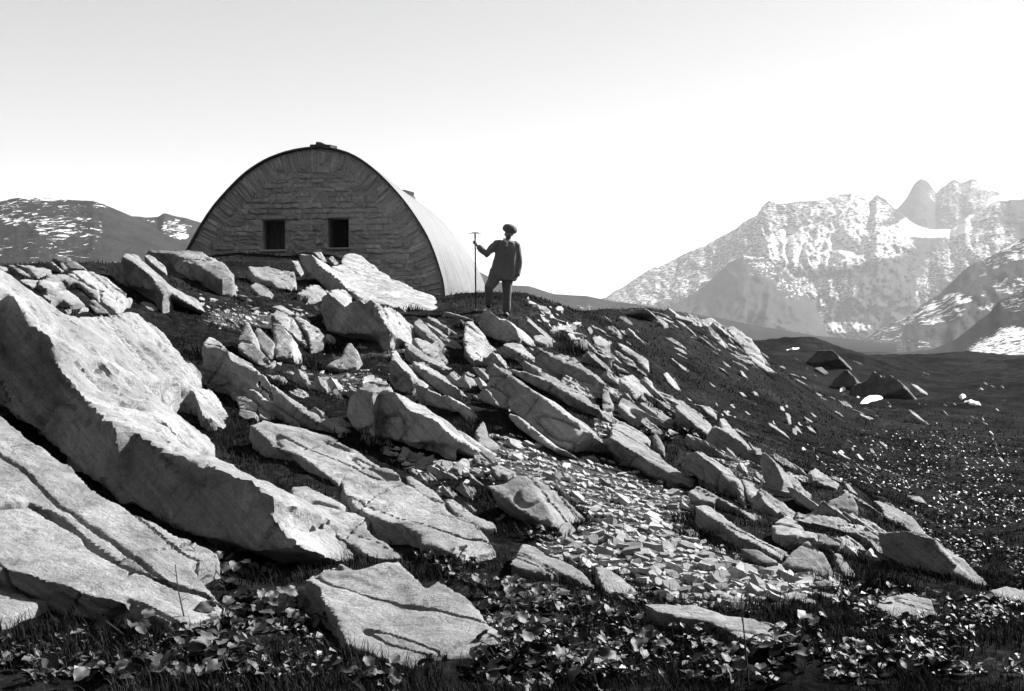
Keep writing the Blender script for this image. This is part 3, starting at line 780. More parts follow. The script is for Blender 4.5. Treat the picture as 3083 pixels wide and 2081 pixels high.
R('rock_slab', 'grey sloping slab right of the large hollow faced rock', 'C', [('P', [(1210,612),(1320,590),(1400,672),(1490,772),(1440,802),(1330,772),(1290,702),(1230,652)])])
R('rock_slab', 'narrow grey slab behind the grey sloping slab at right', 'C', [('P', [(1400,602),(1440,612),(1530,742),(1490,762),(1420,672)])])
R('rock_slab', 'pale smooth slab between grass tufts right of the hollow faced rock', 'C', [('T', [(1200,832),(1230,770),(1300,802),(1400,872),(1452,942),(1400,962),(1300,922)])])
R('rock', 'rough granular hump on the crest right of the man', 'C', [('P', [(1180,322),(1250,352),(1350,422),(1440,472),(1450,562),(1400,542),(1340,462),(1240,402)])])
R('rock', 'leaning dark rock with a pale side below the granular hump', 'C', [('G', [(1080,452),(1130,440),(1170,502),(1300,582),(1230,572),(1120,492)])])
R('rock_sliver', 'isolated pointed white sliver in the dark grass right of the crest', 'C', [('T', [(1560,582),(1590,570),(1660,652),(1702,722),(1650,702),(1600,652)])])
R('rock', 'small pale rock on the crest right of the man', 'C', [('T', [(760,202),(800,200),(852,242),(850,272),(790,262)])])
R('rock', 'rounded turf covered hump on the crest right of the man', 'C', [('G', [(830,320),(900,310),(960,340),(975,400),(930,410),(860,370)])])
R('rock_slab', 'thin pale slabs stacked on the crest below the man', 'C', [('T', [(530,290),(600,280),(690,345),(640,360),(560,330)])])
R('rock', 'grey wedge on the crest left of the granular hump', 'C', [('P', [(1000,290),(1060,285),(1145,350),(1100,372),(1020,345)])])
# right of centre
R('rock_outcrop', 'big layered block with ragged bright top overhanging the scree', 'C', [('F', [(1060,1102),(1150,1082),(1230,1142),(1350,1212),(1480,1302),(1650,1412),(1740,1452),(1600,1442),(1400,1362),(1250,1282),(1120,1202)]), ('T', [(1150,1002),(1190,942),(1290,982),(1400,1032),(1470,1092),(1460,1122),(1400,1105),(1500,1182),(1620,1292),(1720,1392),(1830,1422),(1800,1452),(1650,1402),(1480,1292),(1350,1202),(1230,1142),(1150,1082)])], vox=.85)
R('rock', 'upright rounded stone leaning behind the big layered block', 'C', [('G', [(1480,1092),(1490,1042),(1530,1082),(1572,1152),(1572,1232),(1520,1182)])])
R('rock_slab', 'long smooth pale slab on the right ridge above dark bushes', 'C', [('T', [(1650,832),(1720,810),(1800,862),(1900,952),(1980,1032),(2042,1132),(1960,1102),(1850,1022),(1760,942),(1690,882)])], limit=.2)
R('rock_slab', 'outermost long slab on the right ridge edge', 'M', [('T', [(1640,1082),(1690,1080),(1750,1152),(1800,1232),(1900,1332),(1992,1442),(1900,1432),(1800,1352),(1700,1232),(1650,1152)])], limit=.2)
R('rock', 'pointed rock at the top end of the outermost long slab', 'M', [('P', [(1490,1000),(1560,995),(1625,1070),(1620,1110),(1540,1060)])])
R('rock', 'layered shell shaped stone between bushes on the right ridge', 'C', [('T', [(1510,892),(1550,885),(1600,922),(1662,962),(1620,987),(1560,962),(1510,932)])])
R('rock_outcrop', 'hunched dark boulder with a bright curved back on the right ridge', 'L', [('F', [(335,882),(380,802),(440,790),(500,842),(620,952),(720,1012),(765,1110),(690,1075),(600,1050),(480,1002),(380,932)]), ('T', [(440,785),(480,790),(560,842),(680,932),(742,1002),(777,1132),(745,1072),(720,1012),(620,952),(500,842)])])
R('rock', 'squat grey rock right of the hunched dark boulder', 'L', [('P', [(740,982),(790,980),(830,1042),(930,1122),(920,1162),(830,1152),(780,1092)])])
R('rock_slab', 'split grey slab below the hunched dark boulder', 'L', [('P', [(380,1072),(440,1030),(520,1062),(640,1132),(760,1192),(880,1232),(820,1252),(700,1182),(570,1112),(560,1152),(460,1122)])])
R('rock_slab', 'longest smooth slab on the lower right ridge beside the scree', 'L', [('T', [(430,1170),(500,1155),(580,1190),(700,1272),(830,1362),(960,1432),(1080,1482),(1030,1532),(960,1502),(850,1432),(720,1372),(620,1282),(520,1222)])], limit=.2)
R('rock', 'grey stone in the bush under the longest smooth slab', 'L', [('G', [(570,1362),(630,1360),(735,1412),(735,1452),(640,1422)])])
R('rock', 'dark rock at the lower foot of the longest smooth slab', 'L', [('G', [(740,1460),(850,1470),(980,1542),(1000,1572),(860,1562)])])
R('rock', 'tall black shard standing on the right ridge', 'L', [('F', [(870,902),(880,802),(900,802),(960,862),(1000,932),(1025,992),(1015,1092),(960,1082),(900,1002)]), ('T', [(890,798),(930,828),(990,898),(1027,980),(1000,935),(950,860)])])
R('rock', 'thin leaning plates right of the tall black shard', 'L', [('T', [(1030,972),(1080,960),(1140,1002),(1170,1062),(1222,1092),(1190,1112),(1100,1042)])])
R('rock_outcrop', 'dark wedge with a thin white rim below the leaning plates', 'L', [('F', [(1030,1032),(1100,1052),(1200,1122),(1285,1202),(1200,1202),(1080,1132)]), ('T', [(1050,1020),(1150,1072),(1230,1142),(1292,1202),(1270,1207),(1150,1102)])])
R('rock', 'rough pale hump on the outer right ridge', 'L', [('P', [(1190,932),(1240,910),(1310,962),(1400,1022),(1390,1052),(1300,1022),(1220,982)])])
R('rock', 'small leaning stone at the end of the rough pale hump', 'L', [('T', [(1440,1012),(1480,1032),(1532,1092),(1480,1072)])])
R('rock', 'angular grey block with two points on the lower right ridge', 'L', [('G', [(1300,1182),(1340,1132),(1400,1110),(1455,1075),(1500,1112),(1530,1182),(1532,1232),(1470,1202),(1400,1192)])])
R('rock_slab', 'thin flat white plate below the angular grey block', 'L', [('T', [(1280,1225),(1380,1240),(1480,1250),(1562,1275),(1500,1290),(1400,1272)])])
R('rock_slab', 'overhanging flat white ledge right of the thin plate', 'L', [('T', [(1410,1295),(1520,1290),(1600,1300),(1672,1332),(1660,1372),(1560,1352),(1520,1332),(1470,1322)])])
R('rock', 'layered rock with a bright saddle on the lower right ridge', 'L', [('F', [(960,1362),(1040,1377),(1140,1367),(1240,1397),(1300,1402),(1280,1442),(1100,1442),(1010,1412)]), ('P', [(940,1302),(1000,1260),(1050,1235),(1120,1272),(1180,1332),(1262,1362),(1240,1397),(1140,1367),(1040,1377),(960,1352)])])
R('rock', 'dark blocky rock right of the bright saddle', 'L', [('G', [(1255,1352),(1330,1370),(1422,1402),(1400,1442),(1310,1452),(1260,1410)])])
R('boulder', 'pyramid shaped layered stone at the lower end of the right ridge', 'G', [('G', [(430,922),(480,862),(560,800),(590,842),(640,862),(680,942),(712,1012),(650,992),(560,962),(470,942)])], cat='boulder')
R('rock_sliver', 'pale upright sliver right of the pyramid shaped stone', 'G', [('T', [(690,862),(730,870),(780,932),(812,987),(760,982),(720,932)])])
R('boulder', 'massive square dark boulder with a bright tail at the far right of the ridge', 'G', [('F', [(915,752),(1050,757),(1190,792),(1310,912),(1290,962),(1200,962),(1050,932),(940,882),(920,822)]), ('T', [(1190,785),(1260,832),(1350,892),(1420,962),(1512,1032),(1400,1012),(1330,972),(1290,962),(1320,922)])], cat='boulder', vox=.85)
R('rock_slab', 'arched pale slab above the massive square dark boulder', 'G', [('T', [(890,592),(940,602),(1040,652),(1100,692),(1162,772),(1080,757),(1050,722),(950,682),(940,642)])])
R('rock', 'bright rock at the right edge beyond the massive square boulder', 'G', [('T', [(1480,1052),(1560,1030),(1690,1060),(1690,1112),(1540,1102)])])
R('rock', 'layered pale rock on the grass at the right of the ridge end', 'G', [('T', [(1060,577),(1130,580),(1172,622),(1100,602)])])
R('rock', 'smooth log shaped grey stone at the foot of the scree', 'G', [('P', [(445,1072),(500,1062),(560,1078),(550,1097),(460,1097)])])
R('rock', 'long white log shaped stone next to the dark tussock', 'G', [('P', [(590,1062),(740,1070),(730,1087),(640,1087)])])
R('rock', 'broad grey stone half hidden behind the dark tussock', 'G', [('G', [(560,1035),(600,1005),(680,1000),(720,1030),(640,1045)])])
# outcrops on the far grass
R('rock_slab', 'rough white knobbly slab in the dark grass on the right', 'L', [('T', [(915,602),(960,622),(1040,682),(1077,722),(1000,672),(940,632)])], limit=.4)
R('rock', 'upright pale flakes clustered in the dark grass on the right', 'L', [('T', [(1040,542),(1068,552),(1082,602),(1060,622)])], limit=.5)
R('rock', 'pale leaning flake right of the clustered flakes in the dark grass', 'L', [('T', [(1165,565),(1220,597),(1228,612),(1180,590)])], limit=.5)
R('rock', 'dark leaning flake below the clustered flakes in the dark grass', 'L', [('T', [(1100,625),(1130,640),(1162,690),(1120,660)])], limit=.5)
R('rock', 'lower right flake of the cluster in the dark grass', 'L', [('T', [(1180,630),(1220,645),(1252,685),(1205,662)])], limit=.5)
R('rock_outcrop', 'rough pale cliff on the right flank of the grassy knoll', 'M', [('P', [(1700,302),(1760,292),(1850,330),(1910,390),(1930,422),(2000,492),(2050,622),(2100,652),(2162,722),(2060,692),(1990,642),(1900,562),(1840,482),(1780,402)])], amp=1.5)
R('rock_outcrop', 'jagged dark rocks on the crest of the grassy knoll', 'M', [('F', [(760,187),(820,165),(880,150),(940,140),(990,128),(1042,162),(1050,185),(900,190)])], amp=1.5)
R('rock_outcrop', 'pale broken ledge below the crest of the grassy knoll', 'M', [('P', [(1110,250),(1150,235),(1200,275),(1160,300)])])
R('rock_outcrop', 'low ragged rocks along the upper right of the knoll', 'M', [('P', [(1250,190),(1330,205),(1400,240),(1420,265),(1340,240),(1260,220)])], amp=1.5)
R('rock_outcrop', 'craggy rocks above the pale cliff of the knoll', 'M', [('P', [(1420,228),(1580,222),(1640,265),(1700,300),(1560,290),(1470,260)])], amp=1.5)
R('rock', 'bright leaning plates below the pale cliff of the knoll', 'M', [('T', [(1630,650),(1680,670),(1745,735),(1690,690)])], limit=.5)
R('rock', 'narrow dark and white plate under the pale cliff of the knoll', 'M', [('T', [(1820,680),(1850,690),(1892,752),(1850,735)])], limit=.5)
R('rock', 'group of white stones in the grass below the knoll', 'M', [('T', [(1815,870),(1850,875),(1885,915),(1845,905)])], limit=.5)
R('rock', 'larger white stone right of the white stones below the knoll', 'M', [('T', [(1935,860),(1970,870),(1992,905),(1950,895)])], limit=.5)
R('rock_outcrop', 'left dark crag in the valley beside a snow patch', 'H', [('F', [(780,702),(800,665),(815,640),(830,618),(850,612),(865,590),(885,575),(905,552),(925,560),(935,582),(960,605),(980,622),(992,662),(950,690),(910,702)])], mat=M_DARKROCK, amp=1.5, sink=-0.2, thick=4.0)
R('rock_outcrop', 'large dark double topped crag in the valley above the long snow patch', 'H', [('F', [(930,752),(945,710),(958,690),(975,672),(1000,668),(1020,650),(1055,642),(1085,630),(1100,600),(1112,572),(1135,565),(1150,580),(1175,585),(1190,605),(1215,612),(1240,600),(1270,608),(1300,622),(1320,640),(1345,655),(1372,692),(1280,742),(1160,772),(1000,792)])], mat=M_DARKROCK, amp=1.5, sink=-0.2, thick=4.0)
R('rock_outcrop', 'dark flat topped bluff on the second knoll in the valley', 'H', [('F', [(600,512),(608,480),(640,455),(660,440),(680,415),(700,402),(740,398),(800,402),(830,425),(850,442),(862,472),(760,492),(660,512)])], mat=M_DARKROCK, amp=1.5, sink=-0.2, thick=4.0)
R('rock', 'pale slab on the slope right of the dark double topped crag', 'H', [('T', [(1420,665),(1480,685),(1560,745),(1565,765),(1500,735)])], limit=.5)
R('rock', 'low rocks left of the valley crags', 'H', [('P', [(660,545),(720,535),(775,585),(740,595)])], mat=M_DARKROCK, limit=.5)

def snow_patch(label, poly):
    ox, oy, k = ZOOM['H']
    pts = np.array([(ox + x * k, oy + y * k) for x, y in poly])
    P = hit(pts[:, 0], pts[:, 1])
    c = P.mean(0)
    dense = np.concatenate([P[i] + (P[(i + 1) % len(P)] - P[i]) * np.linspace(0, 1, 6)[:-1, None] for i in range(len(P))])
    V, Fc = [], []
    rings = [1.0, 0.97, 0.75, 0.4]
    hs = [-0.3, 0.05, 0.16, 0.22]
    m = len(dense)
    for s_, h_ in zip(rings, hs):
        q = c + (dense - c) * s_
        q[:, 2] = np.maximum(terrain(q[:, 0], q[:, 1]), q[:, 2] if s_ < 1 else -99) + h_
        V.append(q)
    V = np.concatenate(V)
    top = c.copy(); top[2] = V[-m:, 2].mean() + 0.03
    faces = grid_faces(4, m, True)
    me = bpy.data.meshes.new('snow_patch')
    org = np.array([c[0], c[1], terrain(c[0:1], c[1:2])[0]])
    fl = [list(map(int, f)) for f in faces] + [[3 * m + i, 3 * m + (i + 1) % m, 4 * m] for i in range(m)]
    me.from_pydata([tuple(v - org) for v in V] + [tuple(top - org)], [], fl)
    for p in me.polygons: p.use_smooth = True
    o = obj('snow_patch', me, M_SNOW); o.location = org
    tag(o, label, 'snow', 'snow patches left in the valley')
Ms = Mat('old_snow'); Ms.color(0.80); Ms.b.inputs['Roughness'].default_value = 0.7
M_SNOW = Ms.m
snow_patch('long white snow patch below the large dark crag in the valley', [(1020,835),(1080,800),(1150,785),(1222,775),(1190,802),(1080,832)])
snow_patch('small snow patch between the two dark valley crags', [(860,738),(890,715),(922,705),(910,732)])
snow_patch('round snow patch at the right of the valley', [(1806,800),(1840,775),(1866,795),(1832,812)])
snow_patch('narrow snow patch right of the round one in the valley', [(1850,820),(1900,825),(1985,850),(1940,858),(1890,845)])
snow_patch('thin snow streak on the second knoll', [(440,415),(490,403),(545,398),(490,414)])

finish_rocks()

NEAR_ROCKS = [(np.array(o.location), o['label'], sz) for o, sz, *_ in ROCKS if sz > 0.45]
def beside(x, y, what):
    """a label that names the nearest sizeable rock"""
    d = [(math.hypot(p[0] - x, p[1] - y) - 0.35 * sz, lb) for p, lb, sz in NEAR_ROCKS]
    lb = min(d)[1].replace(',', '').split()
    k = 16 - len(what.split()) - 2
    lb = lb[:k]
    while lb[-1] in ('a', 'the', 'of', 'in', 'with', 'and', 'at', 'on', 'by', 'to', 'right', 'left', 'below', 'above', 'from', 'over', 'under', 'behind', 'between', 'beside', 'two', 'dark', 'white', 'black', 'grey'): lb.pop()
    return what + ' beside the ' + ' '.join(lb)

# ------------------------------------------------------------------ the stone hut with its barrel roof
M_WALL = Mat('mortar'); _g = M_WALL.node('ShaderNodeNewGeometry').outputs['Position']
M_WALL.color(M_WALL.ramp(M_WALL.noise(_g, 6, 6, 0.75), [(0.32, 0.26), (0.66, 0.62)]))
M_WALL.bump(M_WALL.noise(_g, 16, 6, 0.75), 0.8, 0.05)
M_STONE = Mat('wall_stone'); _g = M_STONE.node('ShaderNodeNewGeometry').outputs['Position']
_i = M_STONE.node('ShaderNodeObjectInfo')
_c1 = M_STONE.ramp(M_STONE.noise(_g, 9, 6, 0.75), [(0.3, 0.38), (0.7, 0.66)])
_v = M_STONE.math('ADD', M_STONE.math('MULTIPLY', _i.outputs['Random'], 0.35), 0.8)
M_STONE.color(M_STONE.mix(1.0, _c1, _v, 'MULTIPLY'))
M_STONE.bump(M_STONE.noise(_g, 22, 6, 0.75), 0.7, 0.04)
M_ROOF = Mat('limewashed_vault'); _t = M_ROOF.node('ShaderNodeTexCoord')
_m = M_ROOF.node('ShaderNodeMapping'); _m.inputs['Scale'].default_value = (0.35, 3.2, 0.35)
M_ROOF.l.new(_t.outputs['Object'], _m.inputs['Vector'])
_s1 = M_ROOF.noise(_m.outputs[0], 3.0, 6, 0.7, 0.15)
_s2 = M_ROOF.noise(_t.outputs['Object'], 5.0, 6, 0.75)
_cc = M_ROOF.mix(0.8, M_ROOF.ramp(_s1, [(0.36, 0.06), (0.5, 0.11), (0.64, 0.155)]), M_ROOF.ramp(_s2, [(0.3, 0.75), (0.7, 1.15)]), 'MULTIPLY')
M_ROOF.color(_cc)
M_ROOF.bump(M_ROOF.math('ADD', _s1, M_ROOF.math('MULTIPLY', _s2, 0.4)), 0.8, 0.06)
M_ROOF.b.inputs['Roughness'].default_value = 0.6
M_WOOD = Mat('grey_wood'); _t = M_WOOD.node('ShaderNodeTexCoord')
_m = M_WOOD.node('ShaderNodeMapping'); _m.inputs['Scale'].default_value = (12, 12, 1.2)
M_WOOD.l.new(_t.outputs['Object'], _m.inputs['Vector'])
M_WOOD.color(M_WOOD.ramp(M_WOOD.noise(_m.outputs[0], 3, 5, 0.7), [(0.3, 0.05), (0.7, 0.10)]))
M_DARK = Mat('near_black'); M_DARK.color(0.012)  # even near-black for the panel filling the right window

def build_hut():
    # wall plane: passes 29 m ahead, the right end a little nearer
    w = nrm((1.0, -0.100, 0.0)); ax = np.array([-w[1], w[0], 0.0])
    p0 = np.array([-5.2, 29.2, 0.0])
    zj = ZOOM['J']
    pts = [(20,1005),(30,950),(60,860),(92,785),(128,715),(200,580),(275,465),(370,360),(470,265),(580,195),(700,150),(800,130),(880,122),(965,130),(1050,150),(1130,190),(1220,260),(1300,335),(1400,450),(1480,570),(1545,690),(1590,820),(1620,930),(1636,1020)]
    P = np.array([(zj[0] + x * zj[2], zj[1] + y * zj[2]) for x, y in pts])
    r = rays(P[:, 0], P[:, 1])
    t = (p0 @ ax) / (r @ ax)
    Q = r * t[:, None]
    s = (Q - p0) @ w
    z0 = 0.55
    out = np.stack([s, Q[:, 2]], -1)
    # smooth resample, both feet brought to the base line
    out[0] = (out[1][0] - 0.03, z0); out[-1] = (out[-2][0] + 0.06, z0)
    d = np.concatenate([[0], np.cumsum(np.linalg.norm(np.diff(out, axis=0), axis=1))])
    tt = np.linspace(0, d[-1], 72)
    arch = np.stack([np.interp(tt, d, out[:, 0]), np.interp(tt, d, out[:, 1])], -1)
    for _ in range(2): arch[1:-1] = (arch[:-2] + 2 * arch[1:-1] + arch[2:]) / 4
    arch[:, 1] -= z0
    hut = bpy.data.objects.new('stone_hut', None); COL.objects.link(hut)
    org = p0.copy(); org[2] = z0
    hut.location = org; hut.rotation_euler = (0, 0, math.atan2(w[1], w[0]))
    tag(hut, 'stone mountain hut with a parabolic barrel roof and two small windows', 'hut')
    def wall_px(x, y):
        rr = rays(zj[0] + x * zj[2], zj[1] + y * zj[2]); q = rr * ((p0 @ ax) / (rr @ ax))
        return float((q - p0) @ w), float(q[2] - z0)
    def prism(poly, y0, y1, name, mat, parent, holes=()):
        bm = bmesh.new()
        loops = [poly] + list(holes)
        es = []
        for lp in loops:
            vs = [bm.verts.new((a, y0, b)) for a, b in lp]
            es += [bm.edges.new((vs[i], vs[(i + 1) % len(vs)])) for i in range(len(vs))]
        bmesh.ops.triangle_fill(bm, edges=es, use_beauty=True, normal=(0, -1, 0))
        ext = bmesh.ops.extrude_face_region(bm, geom=bm.faces[:])
        for v in [g for g in ext['geom'] if isinstance(g, bmesh.types.BMVert)]: v.co.y = y1
        bmesh.ops.recalc_face_normals(bm, faces=bm.faces[:])
        me = bpy.data.meshes.new(name); bm.to_mesh(me); bm.free()
        return obj(name, me, mat, parent)
    def box(name, x0, x1, y0, y1, z0_, z1, mat, parent, bev=0.006):
        bm = bmesh.new(); bmesh.ops.create_cube(bm, size=1)
        for v in bm.verts:
            v.co = Vector(((x0 + x1) / 2 + v.co.x * (x1 - x0), (y0 + y1) / 2 + v.co.y * (y1 - y0), (z0_ + z1) / 2 + v.co.z * (z1 - z0_)))
        bmesh.ops.bevel(bm, geom=bm.edges[:], offset=bev, segments=1, affect='EDGES')
        me = bpy.data.meshes.new(name); bm.to_mesh(me); bm.free()
        return obj(name, me, mat, parent)
    wins = []
    for (x0, y0_, x1, y1_) in ((560, 545, 690, 720), (940, 535, 1062, 708)):
        a, zb = wall_px(x0, y1_); b, zt = wall_px(x1, y0_)
        wins.append((a, b, zb, zt))
    inner = arch * np.array([1, 1]); c0 = np.array([arch[:, 0].mean(), 1.2])
    shrink = np.array([p + nrm(c0 - p) * 0.03 for p in arch])
    poly = [(float(a), float(b)) for a, b in shrink]
    poly[0] = (poly[0][0], -0.9); poly[-1] = (poly[-1][0], -0.9)
    front = prism(poly, 0.05, 0.55, 'front_wall', M_WALL.m, hut, [[(a, zb), (b, zb), (b, zt), (a, zt)] for a, b, zb, zt in wins])
    back = prism(poly, 9.4, 9.8, 'back_wall', M_WALL.m, hut)
    # vault shell
    n = len(arch)
    tang = np.gradient(arch, axis=0); nn = np.stack([-tang[:, 1], tang[:, 0]], -1); nn /= np.linalg.norm(nn, axis=1)[:, None]
    if nn[n // 2][1] < 0: nn = -nn
    ys = np.linspace(-0.03, 10.0, 46)
    wob = lambda a, y: (fbm(np.stack([a[:, 0] * 0.8, np.full(n, y * 0.5), a[:, 1] * 0.8], -1), 3, 4) - 0.5) * 0.09
    V = []
    arch_l = arch.copy(); arch_l[0][1] = -0.9; arch_l[-1][1] = -0.9
    for th in (0.03, -0.012):
        for y in ys:
            q = arch_l + nn * (th + wob(arch, y) * (1 if y > 0 else 0.3))[:, None]
            V.append(np.stack([q[:, 0], np.full(n, y), q[:, 1]], -1))
    V = np.concatenate(V); m = len(ys)
    outer = grid_faces(m, n); innr = outer[:, ::-1] + m * n
    rim = []
    for row in (0, m - 1):
        for i in range(n - 1):
            a, b = row * n + i, row * n + i + 1
            rim.append((a, a + m * n, b + m * n, b) if row == 0 else (b, b + m * n, a + m * n, a))
    me = mesh_np('vault_roof', V, np.concatenate([outer, innr, np.array(rim)]))
    me.set_sharp_from_angle(angle=math.radians(50))
    roof = obj('vault_roof', me, M_ROOF.m, hut)
    # ridge slates at both ends
    def slate(name, cx, y, z, L, D, H, tilt, seed):
        rg = random.Random(seed)
        bm = bmesh.new()
        k = 9
        top, bot = [], []
        for i in range(k):
            a = 2 * math.pi * i / k
            rr = rg.uniform(0.8, 1.1)
            top.append(bm.verts.new((math.cos(a) * L / 2 * rr, math.sin(a) * D / 2 * rr, H + rg.uniform(-.02, .02))))
            bot.append(bm.verts.new((math.cos(a) * L / 2 * rr * 1.05, math.sin(a) * D / 2 * rr * 1.05, rg.uniform(-.02, .02))))
        bm.faces.new(top); bm.faces.new(bot[::-1])
        for i in range(k): bm.faces.new((top[i], bot[i], bot[(i + 1) % k], top[(i + 1) % k]))
        bmesh.ops.recalc_face_normals(bm, faces=bm.faces[:])
        me = bpy.data.meshes.new(name); bm.to_mesh(me); bm.free()
        o = obj(name, me, M_DARKROCK, roof); o.location = (cx, y, z); o.rotation_euler = (0, tilt, 0)  # dark rock colour puts the slates' backlit shade into the albedo
        return o
    ai = int(np.argmax(arch[:, 1])); ax0, az0 = arch[ai]
    cx, _ = wall_px(905, 120)
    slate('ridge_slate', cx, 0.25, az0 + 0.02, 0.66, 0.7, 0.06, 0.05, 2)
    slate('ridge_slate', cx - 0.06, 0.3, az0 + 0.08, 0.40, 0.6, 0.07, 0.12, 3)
    rb = rays(1218, 575); tb_ = ((p0 + ax * 9.5) @ ax) / (rb @ ax); qb = rb * tb_; bx = float((qb - p0) @ w)
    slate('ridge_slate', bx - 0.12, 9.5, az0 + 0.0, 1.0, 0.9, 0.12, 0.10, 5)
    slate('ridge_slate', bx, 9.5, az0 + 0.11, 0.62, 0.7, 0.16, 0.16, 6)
    # window fittings
    for k, (a, b, zb, zt) in enumerate(wins):
        f = box('window', a + 0.0, b - 0.0, 0.40, 0.45, zb, zt, M_WOOD.m if k == 0 else M_DARK.m, hut)
        f['label'] = 'closed grey wooden shutter' if k == 0 else 'black panel in the window opening'
        box('frame_post', a + 0.002, a + 0.06, 0.30, 0.398, zb + 0.002, zt - 0.002, M_WOOD.m, f)
        box('frame_post', b - 0.05, b - 0.002, 0.30, 0.398, zb + 0.002, zt - 0.002, M_WOOD.m, f)
        box('lintel', a - 0.10, b + 0.10, 0.02, 0.30, zt + 0.001, zt + 0.09, M_STONE.m, f, 0.02)
        box('sill', a - 0.06, b + 0.06, 0.0, 0.32, zb - 0.06, zb - 0.001, M_STONE.m, f, 0.015)
        if k == 0:
            for j in range(3):
                x0 = a + 0.07 + j * (b - a - 0.13) / 3
                box('shutter_board', x0, x0 + (b - a - 0.13) / 3 - 0.008, 0.36, 0.397, zb + 0.01, zt - 0.06, M_WOOD.m, f)
    # stones: shared rough blocks
    variants = []
    for k in range(8):
        rg = random.Random(100 + k)
        bm = bmesh.new(); bmesh.ops.create_cube(bm, size=1)
        bmesh.ops.subdivide_edges(bm, edges=[e for e in bm.edges if abs(e.verts[0].co.x - e.verts[1].co.x) > 0.5], cuts=2)
        bmesh.ops.bevel(bm, geom=[e for e in bm.edges if e.calc_face_angle(0) > 0.5], offset=0.15, segments=1, affect='EDGES')
        for v in bm.verts:
            v.co += Vector((rg.uniform(-.06, .06), rg.uniform(-.16, .16), rg.uniform(-.15, .15)))
        me = bpy.data.meshes.new('stone'); bm.to_mesh(me); bm.free(); me.materials.append(M_STONE.m)
        variants.append(me)
    rg = random.Random(5)
    def stone(x, z, L, H, rot=0.0):
        o = obj('stone', rg.choice(variants), None, front)
        o.location = (x, 0.078 + rg.uniform(-0.016, 0.012), z)
        o.rotation_euler = (rg.uniform(-.06, .06), rot + rg.uniform(-.06, .06), rg.uniform(-.04, .04))
        o.scale = (L, 0.06 + rg.random() * 0.09, H)
    # ring of radial stones under the vault
    cum = np.concatenate([[0], np.cumsum(np.linalg.norm(np.diff(arch, axis=0), axis=1))])
    pos = 0.35
    ring = []
    while pos < cum[-1] - 0.3:
        wd = rg.uniform(0.11, 0.24)
        x = np.interp(pos, cum, arch[:, 0]); z = np.interp(pos, cum, arch[:, 1])
        nx = np.interp(pos, cum, nn[:, 0]); nz = np.interp(pos, cum, nn[:, 1])
        Lr = rg.uniform(0.30, 0.62) * (0.8 + 0.35 * nz)
        if z > 0.2:
            stone(x - nx * (Lr / 2 + 0.06), z - nz * (Lr / 2 + 0.06), wd - 0.02, Lr, math.atan2(nx, nz))
        pos += wd
    inn = arch - nn * 0.50
    z = 0.12
    while z < inn[:, 1].max() - 0.06:
        H = rg.uniform(0.10, 0.165)
        half = [i for i in range(n) if inn[i, 1] > z + H / 2]
        if len(half) < 2: break
        xl, xr = inn[half[0], 0], inn[half[-1], 0]
        x = xl + rg.uniform(0, 0.1)
        while x < xr - 0.12:
            L = min(rg.uniform(0.18, 0.62), xr - x)
            lo, hi = x, x + L
            zc = z + H / 2
            for a, b, zb, zt in wins:
                if zb - 0.06 - H / 2 < zc < zt + 0.09 + H / 2:
                    if lo < b + 0.05 and hi > a - 0.05:
                        if lo < a - 0.2: hi = a - 0.02
                        elif hi > b + 0.2: lo = b + 0.02
                        else: hi = lo
            if hi - lo > 0.08: stone((lo + hi) / 2, zc + rg.uniform(-.012, .012), hi - lo - 0.012, H * rg.uniform(0.75, 1.05))
            x += L
        z += H
    return hut
HUT = build_hut()

# ------------------------------------------------------------------ the man and his ice axe
def simple_mat(name, v, nscale=40, rough=0.9, var=0.25):
    M = Mat(name)
    t = M.node('ShaderNodeTexCoord').outputs['Object']
    M.color(M.ramp(M.noise(t, nscale, 4, 0.7), [(0.3, v * (1 - var)), (0.7, v * (1 + var))]))
    M.b.inputs['Roughness'].default_value = rough
    M.bump(M.noise(t, nscale * 1.6, 4, 0.7), 0.3, 0.004)
    return M.m

